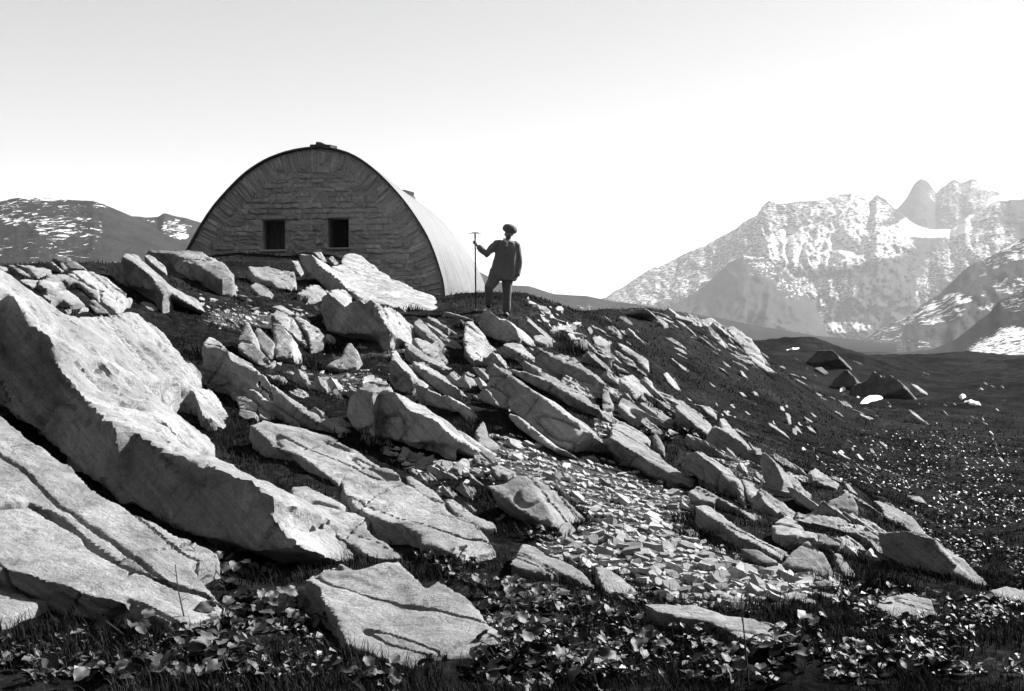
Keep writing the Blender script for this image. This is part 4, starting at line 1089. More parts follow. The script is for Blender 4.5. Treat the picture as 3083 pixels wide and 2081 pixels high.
def build_man():
    k = 0.2168 / 157.0                            # zoom pixels -> metres on the man
    foot = rays(1350 + 800 * .2168, 640 + 1430 * .2168)
    gx = hit(np.array([1523.0]), np.array([951.0]), 15, 30)[0]
    Y = float(np.clip(gx[1], 19.5, 22.5))
    base = foot * Y
    ks = Y / F_PX * 0.2168
    def P(x, y, d=0.0):                           # zoom pixel, depth offset (towards the camera is negative)
        return Vector(((x - 800) * ks, d, (1430 - y) * ks))
    man = bpy.data.objects.new('person', None); COL.objects.link(man)
    man.location = base
    tag(man, 'man in dark jacket, trousers and soft round hat leaning on an ice axe', 'person')
    cloth = simple_mat('dark_wool', 0.15, 60); trou = simple_mat('grey_trousers', 0.13, 60)
    skin_m = simple_mat('skin', 0.26, 30, 0.6, 0.1); hat_m = simple_mat('felt_hat', 0.13, 50); shirt = simple_mat('white_linen', 0.65, 60, 0.9, 0.08); boot_m = simple_mat('boot_leather', 0.02, 40, 0.6); hair_m = simple_mat('dark_hair', 0.03, 90); beard_m = simple_mat('grey_beard', 0.08, 90)
    # joints
    pel = P(735, 870, 0.0); chest = P(800, 560, 0.02); neckb = P(825, 400, 0.01); head = P(838, 290, -0.01)
    shL, shR = P(678, 428, 0.0), P(940, 448, 0.03)
    elL, wrL, haL = P(530, 585, -0.10), P(405, 470, -0.16), P(377, 440, -0.17)
    elR, wrR, haR = P(978, 680, 0.08), P(955, 885, 0.0), P(945, 925, -0.03)
    hipL, knL, anL, toL = P(660, 900, -0.02), P(560, 1060, -0.22), P(568, 1275, -0.10), P(552, 1300, -0.28)
    hipR, knR, anR, toR = P(815, 905, 0.02), P(818, 1150, -0.02), P(802, 1385, 0.04), P(812, 1420, -0.16)
    def skin_mesh(name, chains, root, mat, parent, sub=2):
        verts, rad, edges, idx = [], [], [], {}
        def vid(p, r):
            key = tuple(round(c, 4) for c in p)
            if key not in idx: idx[key] = len(verts); verts.append(p); rad.append(r)
            return idx[key]
        for ch in chains:
            ids = [vid(p, r) for p, r in ch]
            edges += [(a, b) for a, b in zip(ids, ids[1:])]
        me = bpy.data.meshes.new(name); me.from_pydata([tuple(v) for v in verts], edges, [])
        o = obj(name, me, None, parent)
        o.modifiers.new('s', 'SKIN').use_smooth_shade = True
        for i, sv in enumerate(me.skin_vertices[0].data):
            rr = rad[i]; sv.radius = rr if isinstance(rr, tuple) else (rr, rr)
            sv.use_root = tuple(round(c, 4) for c in verts[i]) == tuple(round(c, 4) for c in root)
        sd = o.modifiers.new('d', 'SUBSURF'); sd.levels = sd.render_levels = sub
        dg = bpy.context.evaluated_depsgraph_get()
        m2 = bpy.data.meshes.new_from_object(o.evaluated_get(dg))
        o.modifiers.clear(); o.data = m2; m2.materials.clear(); m2.materials.append(mat)
        for p in m2.polygons: p.use_smooth = True
        return o
    mid = lambda a, b, t=0.5: a + (b - a) * t
    def fingers(wr, ha, curl, thumb, spread):
        d = (ha - wr).normalized()
        out = []
        palm = ha
        for i in range(4):
            b = palm + spread * (i - 1.5) * 0.019
            L = (0.034, 0.040, 0.037, 0.029)[i]
            p1 = b + d * L * 0.6 + curl * L * 0.6
            p2 = p1 + curl * L - d * L * 0.3
            out.append([(palm, 0.026), (b + d * 0.01, 0.0095), (p1, 0.009), (p2, 0.0075)])
        tb = mid(wr, ha, 0.7)
        out.append([(palm, 0.026), (tb + thumb * 0.03, 0.011), (tb + thumb * 0.045 + curl * 0.03 + d * 0.02, 0.009)])
        return out
    chains = [
        [(pel, (0.13, 0.10)), (mid(pel, chest), (0.12, 0.09)), (chest, (0.15, 0.11)), (neckb, 0.06), (mid(neckb, head, 0.45), 0.052), (head, (0.070, 0.085)), (head + Vector((0.004, 0.01, 0.07)), (0.068, 0.08)), (head + Vector((0.004, 0.01, 0.11)), 0.045)],
        [(chest, (0.15, 0.11)), (shL, 0.058), (mid(shL, elL), 0.047), (elL, 0.040), (mid(elL, wrL), 0.036), (wrL, 0.027), (haL, 0.026)],
        [(chest, (0.15, 0.11)), (shR, 0.058), (mid(shR, elR), 0.047), (elR, 0.040), (mid(elR, wrR), 0.036), (wrR, 0.027), (haR, 0.026)],
        [(pel, (0.13, 0.10)), (hipL, 0.085), (mid(hipL, knL), 0.075), (knL, 0.056), (mid(knL, anL, .4), 0.054), (anL, 0.034), (toL + Vector((0, 0.05, 0.01)), 0.014)],
        [(pel, (0.13, 0.10)), (hipR, 0.085), (mid(hipR, knR), 0.075), (knR, 0.056), (mid(knR, anR, .4), 0.054), (anR, 0.034), (toR + Vector((0, 0.05, 0.01)), 0.014)],
    ]
    chains += fingers(wrL, haL, Vector((-0.6, -0.5, 0.1)).normalized(), Vector((0.3, 0.2, 0.9)), Vector((0, 0, 1)))
    chains += fingers(wrR, haR, Vector((-0.9, -0.2, -0.3)).normalized(), Vector((-0.6, -0.8, 0)), Vector((0, 1, 0)))
    body = skin_mesh('body', chains, pel, skin_m, man)
    # face: nose, brows, ears and beard as shaped pieces grown out of the head
    def tube(pts, rads, segs=14, cap=True):
        """closed lofted tube through pts with (rx, ry) radii"""
        V, Fc = [], []
        n = len(pts)
        for i, p in enumerate(pts):
            d = (pts[min(i + 1, n - 1)] - pts[max(i - 1, 0)]).normalized()
            u = Vector((1, 0, 0)); u = (u - d * u.dot(d))
            if u.length < 0.2: u = Vector((0, 1, 0)) - d * d.y
            u.normalize(); v = d.cross(u)
            rx, ry = rads[i] if isinstance(rads[i], tuple) else (rads[i], rads[i])
            for s in range(segs):
                a = 2 * math.pi * s / segs
                V.append(p + u * math.cos(a) * rx + v * math.sin(a) * ry)
        for i in range(n - 1):
            for s in range(segs):
                s2 = (s + 1) % segs
                Fc.append((i * segs + s, i * segs + s2, (i + 1) * segs + s2, (i + 1) * segs + s))
        Fc.append(tuple(range(segs))[::-1]); Fc.append(tuple(range((n - 1) * segs, n * segs)))
        return V, Fc
    def union(name, tubes, vox, mat, parent, wrinkle=0.0, seed=1):
        V, Fc = [], []
        for tv, tf in tubes:
            o0 = len(V); V += tv; Fc += [tuple(i + o0 for i in f) for f in tf]
        me = bpy.data.meshes.new(name); me.from_pydata([tuple(v) for v in V], [], Fc)
        bm = bmesh.new(); bm.from_mesh(me); bmesh.ops.triangulate(bm, faces=bm.faces[:]); bmesh.ops.recalc_face_normals(bm, faces=bm.faces[:]); bm.to_mesh(me); bm.free()
        o = obj(name, me, None, parent)
        md = o.modifiers.new('r', 'REMESH'); md.mode = 'VOXEL'; md.voxel_size = vox
        sm = o.modifiers.new('s', 'SMOOTH'); sm.iterations = 4
        dg = bpy.context.evaluated_depsgraph_get()
        m2 = bpy.data.meshes.new_from_object(o.evaluated_get(dg)); o.modifiers.clear(); o.data = m2
        m2.materials.clear(); m2.materials.append(mat)
        if wrinkle:
            for v in m2.vertices:
                q = np.array(v.co)
                h = float(fbm((q * np.array([14, 14, 6.0]))[None], 3, seed)[0] - 0.5)
                v.co += v.normal * h * wrinkle
        for p in m2.polygons: p.use_smooth = True
        return o
    coat = [
        tube([P(745, 945, 0.0), P(748, 880, 0.0), P(770, 760, 0.01), P(795, 620, 0.01), P(815, 480, 0.01), P(824, 415, 0.01), P(828, 375, 0.01)],
             [(0.275, 0.17), (0.262, 0.165), (0.238, 0.15), (0.222, 0.15), (0.218, 0.14), (0.175, 0.11), (0.080, 0.07)], 22),
        tube([P(740, 422, 0.01), shL + Vector((0.0, 0, -0.01)), mid(shL, elL), elL, mid(elL, wrL, .6), mid(elL, wrL, .93)], [0.07, 0.088, 0.080, 0.073, 0.062, 0.052]),
        tube([P(900, 425, 0.02), shR + Vector((0.0, 0, -0.01)), mid(shR, elR), elR, mid(elR, wrR, .6), mid(elR, wrR, .97)], [0.07, 0.088, 0.080, 0.074, 0.066, 0.056]),
        tube([P(590, 900, -0.03), P(600, 780, -0.03)], [(0.05, 0.07), (0.03, 0.06)]),
    ]
    jacket = union('jacket', coat, 0.014, cloth, man, 0.03, 3)
    for z in (520, 610, 700):
        bv, bf = tube([P(792, z, -0.150), P(792, z, -0.168)], [0.011, 0.009], 8)
        me = bpy.data.meshes.new('button'); me.from_pydata([tuple(v) for v in bv], [], bf)
        obj('button', me, boot_m, jacket)
    lv, lf = tube([P(820, 400, -0.115), P(815, 440, -0.145), P(812, 475, -0.150)], [(0.026, 0.008), (0.014, 0.008), (0.003, 0.006)], 10)
    me = bpy.data.meshes.new('shirt_front'); me.from_pydata([tuple(v) for v in lv], [], lf)
    obj('shirt_front', me, shirt, man)
    for x0, x1 in ((772, 792), (868, 850)):
        cv, cf = tube([P(x0, 365, -0.055), P(x1, 405, -0.115), P((x0 + x1) / 2 + (15 if x0 < 800 else -15), 420, -0.125)], [(0.022, 0.012), (0.026, 0.012), (0.006, 0.006)], 10)
        me = bpy.data.meshes.new('shirt_collar'); me.from_pydata([tuple(v) for v in cv], [], cf)
        obj('shirt_collar', me, shirt, man)
    legs = [
        tube([P(720, 820, 0), pel, P(745, 940, 0.0)], [(0.17, 0.13), (0.19, 0.14), (0.12, 0.11)]),
        tube([hipL + Vector((0, 0, .06)), mid(hipL, knL, .4), knL, mid(knL, anL, .45), mid(knL, anL, .95)], [0.115, 0.108, 0.090, 0.082, 0.078]),
        tube([hipR + Vector((0, 0, .06)), mid(hipR, knR, .4), knR, mid(knR, anR, .45), mid(knR, anR, .97)], [0.112, 0.100, 0.080, 0.074, 0.072]),
    ]
    union('trousers', legs, 0.014, trou, man, 0.03, 8)
    for an, to in ((anL, toL), (anR, toR)):
        d = (to - an); d.z = 0; d.normalize()
        g = Vector((an.x, an.y, to.z - 0.02))
        bt = [tube([an + Vector((0, 0, 0.06)), an + Vector((0, 0, -0.02)), Vector((an.x, an.y, to.z))], [0.055, 0.052, 0.05]),
              tube([g - d * 0.07 + Vector((0, 0, .01)), g + d * 0.02 + Vector((0, 0, .02)), g + d * 0.12 + Vector((0, 0, .012)), g + d * 0.19], [(0.04, 0.04), (0.05, 0.05), (0.048, 0.04), (0.03, 0.025)])]
        union('boot', bt, 0.010, boot_m, man)
    # head details
    hc = P(840, 300, -0.01)
    nose = union('nose', [tube([hc + Vector((0, -0.075, 0.02)), hc + Vector((0, -0.100, -0.012)), hc + Vector((0, -0.085, -0.022))], [0.008, 0.014, 0.008], 8)], 0.005, skin_m, body)
    for sx in (-1, 1):
        union('ear', [tube([hc + Vector((sx * 0.076, 0.01, 0.02)), hc + Vector((sx * 0.082, 0.015, -0.01)), hc + Vector((sx * 0.074, 0.008, -0.035))], [(0.008, 0.014), (0.010, 0.018), (0.006, 0.008)], 8)], 0.005, skin_m, body)
        union('eye', [tube([hc + Vector((sx * 0.03 - 0.012, -0.078, 0.02)), hc + Vector((sx * 0.03 + 0.012, -0.078, 0.02))], [0.007, 0.007], 8)], 0.004, hair_m, body)
    union('mouth', [tube([hc + Vector((-0.022, -0.082, -0.052)), hc + Vector((0.022, -0.082, -0.052))], [0.006, 0.006], 8)], 0.004, hair_m, body)
    union('beard', [tube([hc + Vector((0, -0.060, -0.06)), hc + Vector((0, -0.062, -0.085)), hc + Vector((0, -0.055, -0.105))], [(0.045, 0.025), (0.040, 0.026), (0.022, 0.018)], 12)], 0.008, beard_m, body, 0.01)
    union('moustache', [tube([hc + Vector((-0.045, -0.075, -0.045)), hc + Vector((0, -0.092, -0.034)), hc + Vector((0.045, -0.075, -0.045))], [0.006, 0.009, 0.006], 8)], 0.005, beard_m, body)
    union('hair', [tube([hc + Vector((0, 0.03, -0.03)), hc + Vector((0, 0.02, 0.04)), hc + Vector((0, 0.01, 0.09))], [(0.072, 0.06), (0.080, 0.085), (0.06, 0.07)], 14)], 0.01, hair_m, body)
    # soft round hat, drooping to the right of the picture
    h0 = P(848, 245, -0.005)
    tl = Vector((0.28, -0.05, 1.0)).normalized()
    prof = [(-0.050, 0.082), (-0.042, 0.102), (-0.022, 0.130), (0.010, 0.142), (0.050, 0.138), (0.088, 0.116), (0.112, 0.070), (0.120, 0.015)]
    segs = 28
    V = []
    u = Vector((1, 0, 0)) - tl * tl.x; u.normalize(); v = tl.cross(u)
    for z, rr in prof:
        for s in range(segs):
            a = 2 * math.pi * s / segs
            q = 1 + 0.05 * math.sin(3 * a + 0.6) + 0.03 * math.sin(5 * a)
            V.append(h0 + tl * z + u * math.cos(a) * rr * q + v * math.sin(a) * rr * q * 0.95)
    Fc = [tuple(f) for f in grid_faces(len(prof), segs, True)] + [tuple(range(segs))[::-1], tuple(range((len(prof) - 1) * segs, len(prof) * segs))]
    me = bpy.data.meshes.new('hat'); me.from_pydata([tuple(p) for p in V], [], [tuple(int(i) for i in f) for f in Fc])
    for p in me.polygons: p.use_smooth = True
    obj('hat', me, hat_m, man)
    # ice axe in his right hand
    axe = bpy.data.objects.new('ice_axe', None); COL.objects.link(axe)
    d0 = -0.185
    bot, top = P(386, 1262, d0), P(375, 300, d0)
    gz = float(terrain(np.array([base[0] + bot.x]), np.array([base[1] + bot.y]))[0]) - base[2]
    bot.z = min(bot.z, gz - 0.03)
    axe.location = Vector(base) + bot
    tag(axe, 'long wooden ice axe with a curved steel head held upright by the man', 'ice axe')
    woodm = simple_mat('ash_wood', 0.06, 30); steel = simple_mat('dull_steel', 0.10, 60, 0.5)
    def part(name, tb, mat):
        tv, tf = tb
        me = bpy.data.meshes.new(name); me.from_pydata([tuple(q - bot) for q in tv], [], tf)
        for p in me.polygons: p.use_smooth = len(p.vertices) == 4
        return obj(name, me, mat, axe)
    part('shaft', tube([bot + Vector((0, 0, .08)), mid(bot, top), top], [0.013, 0.015, 0.014], 10), woodm)
    part('spike', tube([bot, bot + Vector((0, 0, .04)), bot + Vector((0, 0, .09))], [0.002, 0.009, 0.014], 8), steel)
    hd = part('head', tube([top + Vector((0, 0, -.10)), top + Vector((0, 0, .005))], [0.016, 0.017], 10), steel)
    lx, rx = P(280, 312, d0), P(468, 313, d0)
    arc = lambda a, b, t, h: mid(a, b, t) + Vector((0, 0, h))
    for nm, tip, w in (('pick', lx, 0.006), ('adze', rx, 0.010)):
        e = top + Vector((0, 0, .006))
        tv, tf = tube([e, mid(e, tip, .35) + Vector((0, 0, .006)), mid(e, tip, .7) + Vector((0, 0, .003)), tip], [(0.010, 0.010), (0.008, 0.012), (0.006, 0.011), (0.003, 0.006 if nm == 'pick' else 0.03)], 8)
        me = bpy.data.meshes.new(nm); me.from_pydata([tuple(q - bot) for q in tv], [], tf)
        obj(nm, me, steel, hd)
build_man()

# ------------------------------------------------------------------ scree, grass, leafy plants, stems
def rock_bvh():
    V, Fc, o0 = [], [], 0
    for o, *_ in ROCKS:
        me = o.data
        n = len(me.vertices)
        co = np.empty(n * 3, np.float32); me.vertices.foreach_get('co', co)
        V.append(co.reshape(-1, 3) + np.array(o.location))
        Fc += [[i + o0 for i in p.vertices] for p in me.polygons]
        o0 += n
    return BVHTree.FromPolygons(np.concatenate(V).tolist(), Fc)
BVH = rock_bvh()
DOWN = Vector((0, 0, -1))
def top_at(x, y, z):
    """height of the rock above this ground point, or None"""
    h = BVH.ray_cast(Vector((x, y, z + 6.0)), DOWN, 6.6)
    return h[0].z if h[0] is not None and h[0].z > z - 0.02 else None

def ground_normal(x, y):
    e = 0.08
    dx = (terrain(np.array([x + e]), np.array([y]))[0] - terrain(np.array([x - e]), np.array([y]))[0]) / (2 * e)
    dy = (terrain(np.array([x]), np.array([y + e]))[0] - terrain(np.array([x]), np.array([y - e]))[0]) / (2 * e)
    return Vector((-dx, -dy, 1)).normalized()

def chip_mesh(seed):
    rg = random.Random(seed)
    bm = bmesh.new()
    k = rg.randint(5, 7)
    top, bot = [], []
    el = rg.uniform(0.5, 0.85)
    for i in range(k):
        a = 2 * math.pi * (i + rg.uniform(-.3, .3)) / k
        rr = rg.uniform(0.72, 1.05) * 0.5
        x, y = math.cos(a) * rr, math.sin(a) * rr * el
        top.append((x * rg.uniform(.85, .98), y * rg.uniform(.85, .98), rg.uniform(0.06, 0.13)))
        bot.append((x, y, rg.uniform(-0.10, -0.04)))
    tv = [bm.verts.new(c) for c in top]; bv = [bm.verts.new(c) for c in bot]
    bm.faces.new(tv); bm.faces.new(bv[::-1])
    for i in range(k): bm.faces.new((tv[i], bv[i], bv[(i + 1) % k], tv[(i + 1) % k]))
    bmesh.ops.triangulate(bm, faces=bm.faces[:])
    bmesh.ops.recalc_face_normals(bm, faces=bm.faces[:])
    me = bpy.data.meshes.new('slate_chip'); bm.to_mesh(me); bm.free()
    me.materials.append(M_CHIP)
    return me
CHIPS = [chip_mesh(k) for k in range(14)]
CHIP_NP = []
for me in CHIPS:
    co = np.array([v.co[:] for v in me.vertices]); fc = np.array([p.vertices[:] for p in me.polygons])
    CHIP_NP.append((co, fc))

def chip_matrix(x, y, size, rg, tilt=0.42):
    n = ground_normal(x, y)
    n = (n + Vector((rg.uniform(-tilt, tilt) + 0.10, rg.uniform(-tilt, tilt) - 0.05, 0))).normalized()
    q = n.to_track_quat('Z', 'Y').to_matrix() @ Matrix.Rotation(rg.uniform(0, 6.28), 3, 'Z')
    z = float(terrain(np.array([x]), np.array([y]))[0])
    th = rg.uniform(0.7, 1.6)
    return q, Vector((x, y, z)), Vector((size, size * rg.uniform(.7, 1.1), size * th))

def scree():
    rg = random.Random(11)
    P = []
    for poly, cnt in ((SCREE[0], 5600), (SCREE[1], 450), (GRAVEL[5], 300), (GRAVEL[6], 260), (GRAVEL[2], 220), (GRAVEL[3], 260), (GRAVEL[4], 220), (GRAVEL[7], 420)):
        a = np.array(poly); lo, hi = a.min(0) - 25, a.max(0) + 25
        px = RNG.uniform(lo[0], hi[0], cnt * 3); py = RNG.uniform(lo[1], hi[1], cnt * 3)
        jx, jy = RNG.normal(0, 14, cnt * 3), RNG.normal(0, 14, cnt * 3)
        ok = in_poly(px + jx, py + jy, poly)
        px, py = px[ok][:cnt], py[ok][:cnt]
        P.append(hit(px, py, n=300))
    P = np.concatenate(P)
    RNG.shuffle(P)
    items = []
    for p in P:
        if top_at(p[0], p[1], p[2]) is not None: continue
        s = 0.030 + 0.085 * rg.random() ** 2.2 + (0.07 if rg.random() < 0.05 else 0)
        items.append((p[0], p[1], s * (0.8 + p[1] / 45)))
    items.sort(key=lambda t: -t[2] / t[1])
    big = items[:300]
    for x, y, s in big:
        q, loc, sc = chip_matrix(x, y, s * 1.25, rg)
        th_ = sc[2] / sc[0]
        o = obj('slate_chip', rg.choice(CHIPS))
        o.matrix_world = Matrix.LocRotScale(loc + Vector((0, 0, s * 0.05)), q.to_quaternion(), sc)
        tag(o, beside(x, y, ('broad' if s > 0.13 else 'small') + (' thick' if th_ > 1.3 else ' thin' if th_ < 1.0 else ' flat') + ' slate chip'), 'stone', 'slate chips of the scree')
    V, Fc, T, o0 = [], [], [], 0
    for x, y, s in items[300:]:
        q, loc, sc = chip_matrix(x, y, s, rg)
        co, fc = rg.choice(CHIP_NP)
        w = (co * np.array(sc)) @ np.array(q).T + np.array(loc)
        V.append(w); Fc.append(fc + o0); o0 += len(co)
        T.append(np.full(len(co), rg.uniform(-0.07, 0.06)))
    me = mesh_np('scree', np.concatenate(V), np.concatenate(Fc), False)
    a = me.attributes.new('tone', 'FLOAT', 'POINT'); a.data.foreach_set('value', np.concatenate(T).astype(np.float32))
    o = obj('scree', me, M_CHIP)
    tag(o, 'loose slate scree of small flat chips between the ridge and the grass', 'scree', kind='stuff')
scree()

def scattered():
    """single stones lying on the turf, on the near slope and on the far knoll"""
    rg = random.Random(21)
    def put(px, py, smin, smax, label, group, long=1.0, z=0.06):
        P = hit(np.array([px]), np.array([py]), n=420)[0]
        if P[1] > 200 or top_at(P[0], P[1], P[2]) is not None: return
        s = rg.uniform(smin, smax)
        n = Vector((0.42, -0.3, 0.85)) + Vector((rg.uniform(-.2, .2), rg.uniform(-.2, .2), 0)); n.normalize()
        q = n.to_track_quat('Z', 'Y').to_matrix() @ Matrix.Rotation(rg.uniform(-.5, .5) + 0.6, 3, 'Z')
        o = obj('rock_ledge' if 'ledge' in label else 'stone', rg.choice(CHIPS))
        o.matrix_world = Matrix.LocRotScale(Vector((P[0], P[1], P[2] + s * z)), q.to_quaternion(), Vector((s * long, s * .8, s * rg.uniform(1.2, 2.2))))
        tag(o, beside(P[0], P[1], label), 'stone', group)
    def region(poly, cnt, *a, **k):
        pl = np.array(poly); lo, hi = pl.min(0), pl.max(0)
        c = 0
        while c < cnt:
            x, y = rg.uniform(lo[0], hi[0]), rg.uniform(lo[1], hi[1])
            if in_poly(np.array([x]), np.array([y]), poly)[0]:
                put(x, y, *a, **k); c += 1
    region([(1960,1110),(2250,1180),(2500,1250),(2700,1330),(2650,1450),(2450,1380),(2300,1310),(2050,1200)], 45, .10, .34, 'pale turf stone', 'stones in the grass behind the right ridge', long=1.6, z=0.0)
    region([(2300,1150),(2600,1160),(3000,1230),(3050,1400),(2700,1380),(2450,1250)], 24, .15, .5, 'scattered valley stone', 'stones on the valley floor', long=1.6, z=0.0)
    region([(560,930),(850,960),(1000,900),(880,850),(700,870),(560,900)], 25, .06, .20, 'small turf stone', 'stones on the turf below the hut', long=1.3)
    region([(1580,890),(1720,950),(1850,1040),(1760,1060),(1620,980)], 45, .10, .40, 'slate crest stone', 'stones on the crest right of the man', long=1.6, z=0.0)
    region([(780,1050),(1000,1060),(1100,1120),(960,1190),(850,1130)], 20, .06, .16, 'small slope stone', 'stones in the middle of the slope', long=1.3)
    region([(2100,1330),(2330,1420),(2560,1560),(2700,1660),(2560,1700),(2300,1560),(2150,1440)], 40, .06, .20, 'loose ridge stone', 'stones between the slabs of the right ridge', long=1.3)
    region([(1400,1330),(1200,1370),(1280,1500),(1420,1480),(1500,1420)], 20, .07, .18, 'loose grey stone', 'stones left of the scree', long=1.2)
scattered()

# low ribs and blocks of the same slate between the big slabs
def rib_variants():
    out = []
    for k in range(9):
        rg = np.random.default_rng(400 + k)
        m = 11
        a = np.sort(rg.uniform(0, 2 * math.pi, m))
        rr = rg.uniform(0.78, 1.08, m)
        top = np.stack([np.cos(a) * rr * 0.5, np.sin(a) * rr * (0.16 + 0.14 * rg.random()), np.full(m, 0.09)], -1)
        top[:, 0] = np.sign(top[:, 0]) * np.abs(top[:, 0] * 2) ** 0.8 / 2
        bot = top * np.array([1.08, 1.25, 1]); bot[:, 2] = -0.22
        fc = [list(range(m)), list(range(2 * m - 1, m - 1, -1))] + [[(i + 1) % m, i, m + i, m + (i + 1) % m] for i in range(m)]
        me = bpy.data.meshes.new('rock_rib'); me.from_pydata([tuple(v) for v in np.concatenate([top, bot])], [], fc)
        bm = bmesh.new(); bm.from_mesh(me); bmesh.ops.triangulate(bm, faces=bm.faces[:]); bmesh.ops.recalc_face_normals(bm, faces=bm.faces[:]); bm.to_mesh(me); bm.free()
        o = obj('rock_rib', me); md = o.modifiers.new('r', 'REMESH'); md.mode = 'VOXEL'; md.voxel_size = 0.022
        dg = bpy.context.evaluated_depsgraph_get()
        m2 = bpy.data.meshes.new_from_object(o.evaluated_get(dg))
        bpy.data.objects.remove(o)
        n = len(m2.vertices)
        co = np.empty(n * 3, np.float32); m2.vertices.foreach_get('co', co); co = co.reshape(-1, 3).astype(float)
        no = np.empty(n * 3, np.float32); m2.vertices.foreach_get('normal', no); no = no.reshape(-1, 3)
        lay = fbm(co * np.array([2.0, 5.0, 22.0]) + k * 9.1, 4, 3) - 0.5
        stp = np.floor(fbm(co * np.array([2.5, 6.0, 1.0]) + k * 5.7, 3, 77) * 7) / 7 - 0.5
        co = co + no * (lay * 0.05 + (fbm(co * 14 + k, 3, 9) - 0.5) * 0.03)[:, None] + np.array([0, 0, 1.0]) * (stp * 0.12)[:, None]
        m2.vertices.foreach_set('co', co.astype(np.float32).ravel())
        m2.polygons.foreach_set('use_smooth', np.ones(len(m2.polygons), bool)); m2.update()
        m2.set_sharp_from_angle(angle=math.radians(35))
        m2.materials.clear(); m2.materials.append(M_ROCK)
        out.append(m2)
    return out
def ribs():
    rg = random.Random(77)
    var = rib_variants()
    def region(poly, cnt, smin, smax, what, group, far=70):
        pl = np.array(poly); lo, hi = pl.min(0), pl.max(0); c = 0; tries = 0
        while c < cnt and tries < cnt * 6:
            tries += 1
            x, y = rg.uniform(lo[0], hi[0]), rg.uniform(lo[1], hi[1])
            if not in_poly(np.array([x]), np.array([y]), poly)[0]: continue
            if any(in_poly(np.array([x]), np.array([y]), q)[0] for q in SCREE): continue
            P = hit(np.array([x]), np.array([y]))[0]
            if P[1] > far or top_at(P[0], P[1], P[2]) is not None: continue
            s_ = smin + (smax - smin) * rg.random() ** 1.6
            zax = Vector(BED) + Vector((rg.uniform(-.3, .3), rg.uniform(-.3, .3), 0)); zax.normalize()
            xax = Vector(DIP) + Vector((rg.uniform(-.35, .35), rg.uniform(-.5, .4), rg.uniform(-.15, .15))); xax = (xax - zax * xax.dot(zax)).normalized()
            R3 = Matrix((xax, zax.cross(xax), zax)).transposed()
            o = obj('rock_rib', rg.choice(var))
            o.matrix_world = Matrix.LocRotScale(Vector(P) + Vector((0, 0, s_ * rg.uniform(-0.06, 0.05))), R3.to_quaternion(), Vector((s_, s_ * rg.uniform(.7, 1.2), s_ * rg.uniform(.7, 1.3))))
            tag(o, beside(P[0], P[1], what), 'rock', group); c += 1
    region([(1560,900),(1800,990),(1950,1120),(2150,1250),(2400,1420),(2300,1480),(2000,1330),(1800,1240),(1620,1080)], 46, .35, 1.1, 'low slate rib', 'low ribs on the right ridge')
    region([(2250,1340),(2560,1450),(2800,1640),(2700,1720),(2450,1640),(2250,1500)], 30, .25, .7, 'short slate rib', 'low ribs at the lower right ridge')
    region([(1150,900),(1550,1000),(1750,1120),(1500,1230),(1250,1150),(1000,1000)], 34, .3, .8, 'narrow slate rib', 'low ribs below the man')
    region([(650,860),(1000,880),(1150,1000),(900,1060),(680,980)], 18, .2, .55, 'small slate rib', 'low ribs below the hut')
    region([(600,1040),(900,1120),(1250,1250),(1350,1400),(1100,1380),(800,1250)], 24, .25, .7, 'thin slate rib', 'low ribs in the middle of the slope')
    region([(1760,950),(1950,938),(2180,990),(2330,1120),(2250,1180),(2050,1130),(1850,1040)], 34, .2, 1.1, 'pale knoll ledge', 'ledges on the grassy knoll')
    region([(1880,945),(2080,945),(2300,1060),(2330,1120),(2200,1080),(2050,1010)], 60, .3, 1.6, 'ragged knoll ledge', 'ragged ledges on the upper knoll')
    region([(2330,1075),(2600,1090),(3050,1140),(3050,1300),(2600,1300),(2400,1200)], 46, .4, 1.5, 'low valley ledge', 'ledges on the valley floor', 190)
    region([(1000,1250),(1300,1330),(1480,1430),(1450,1620),(1250,1450)], 16, .2, .5, 'low pale rib', 'low ribs left of the scree')
ribs()

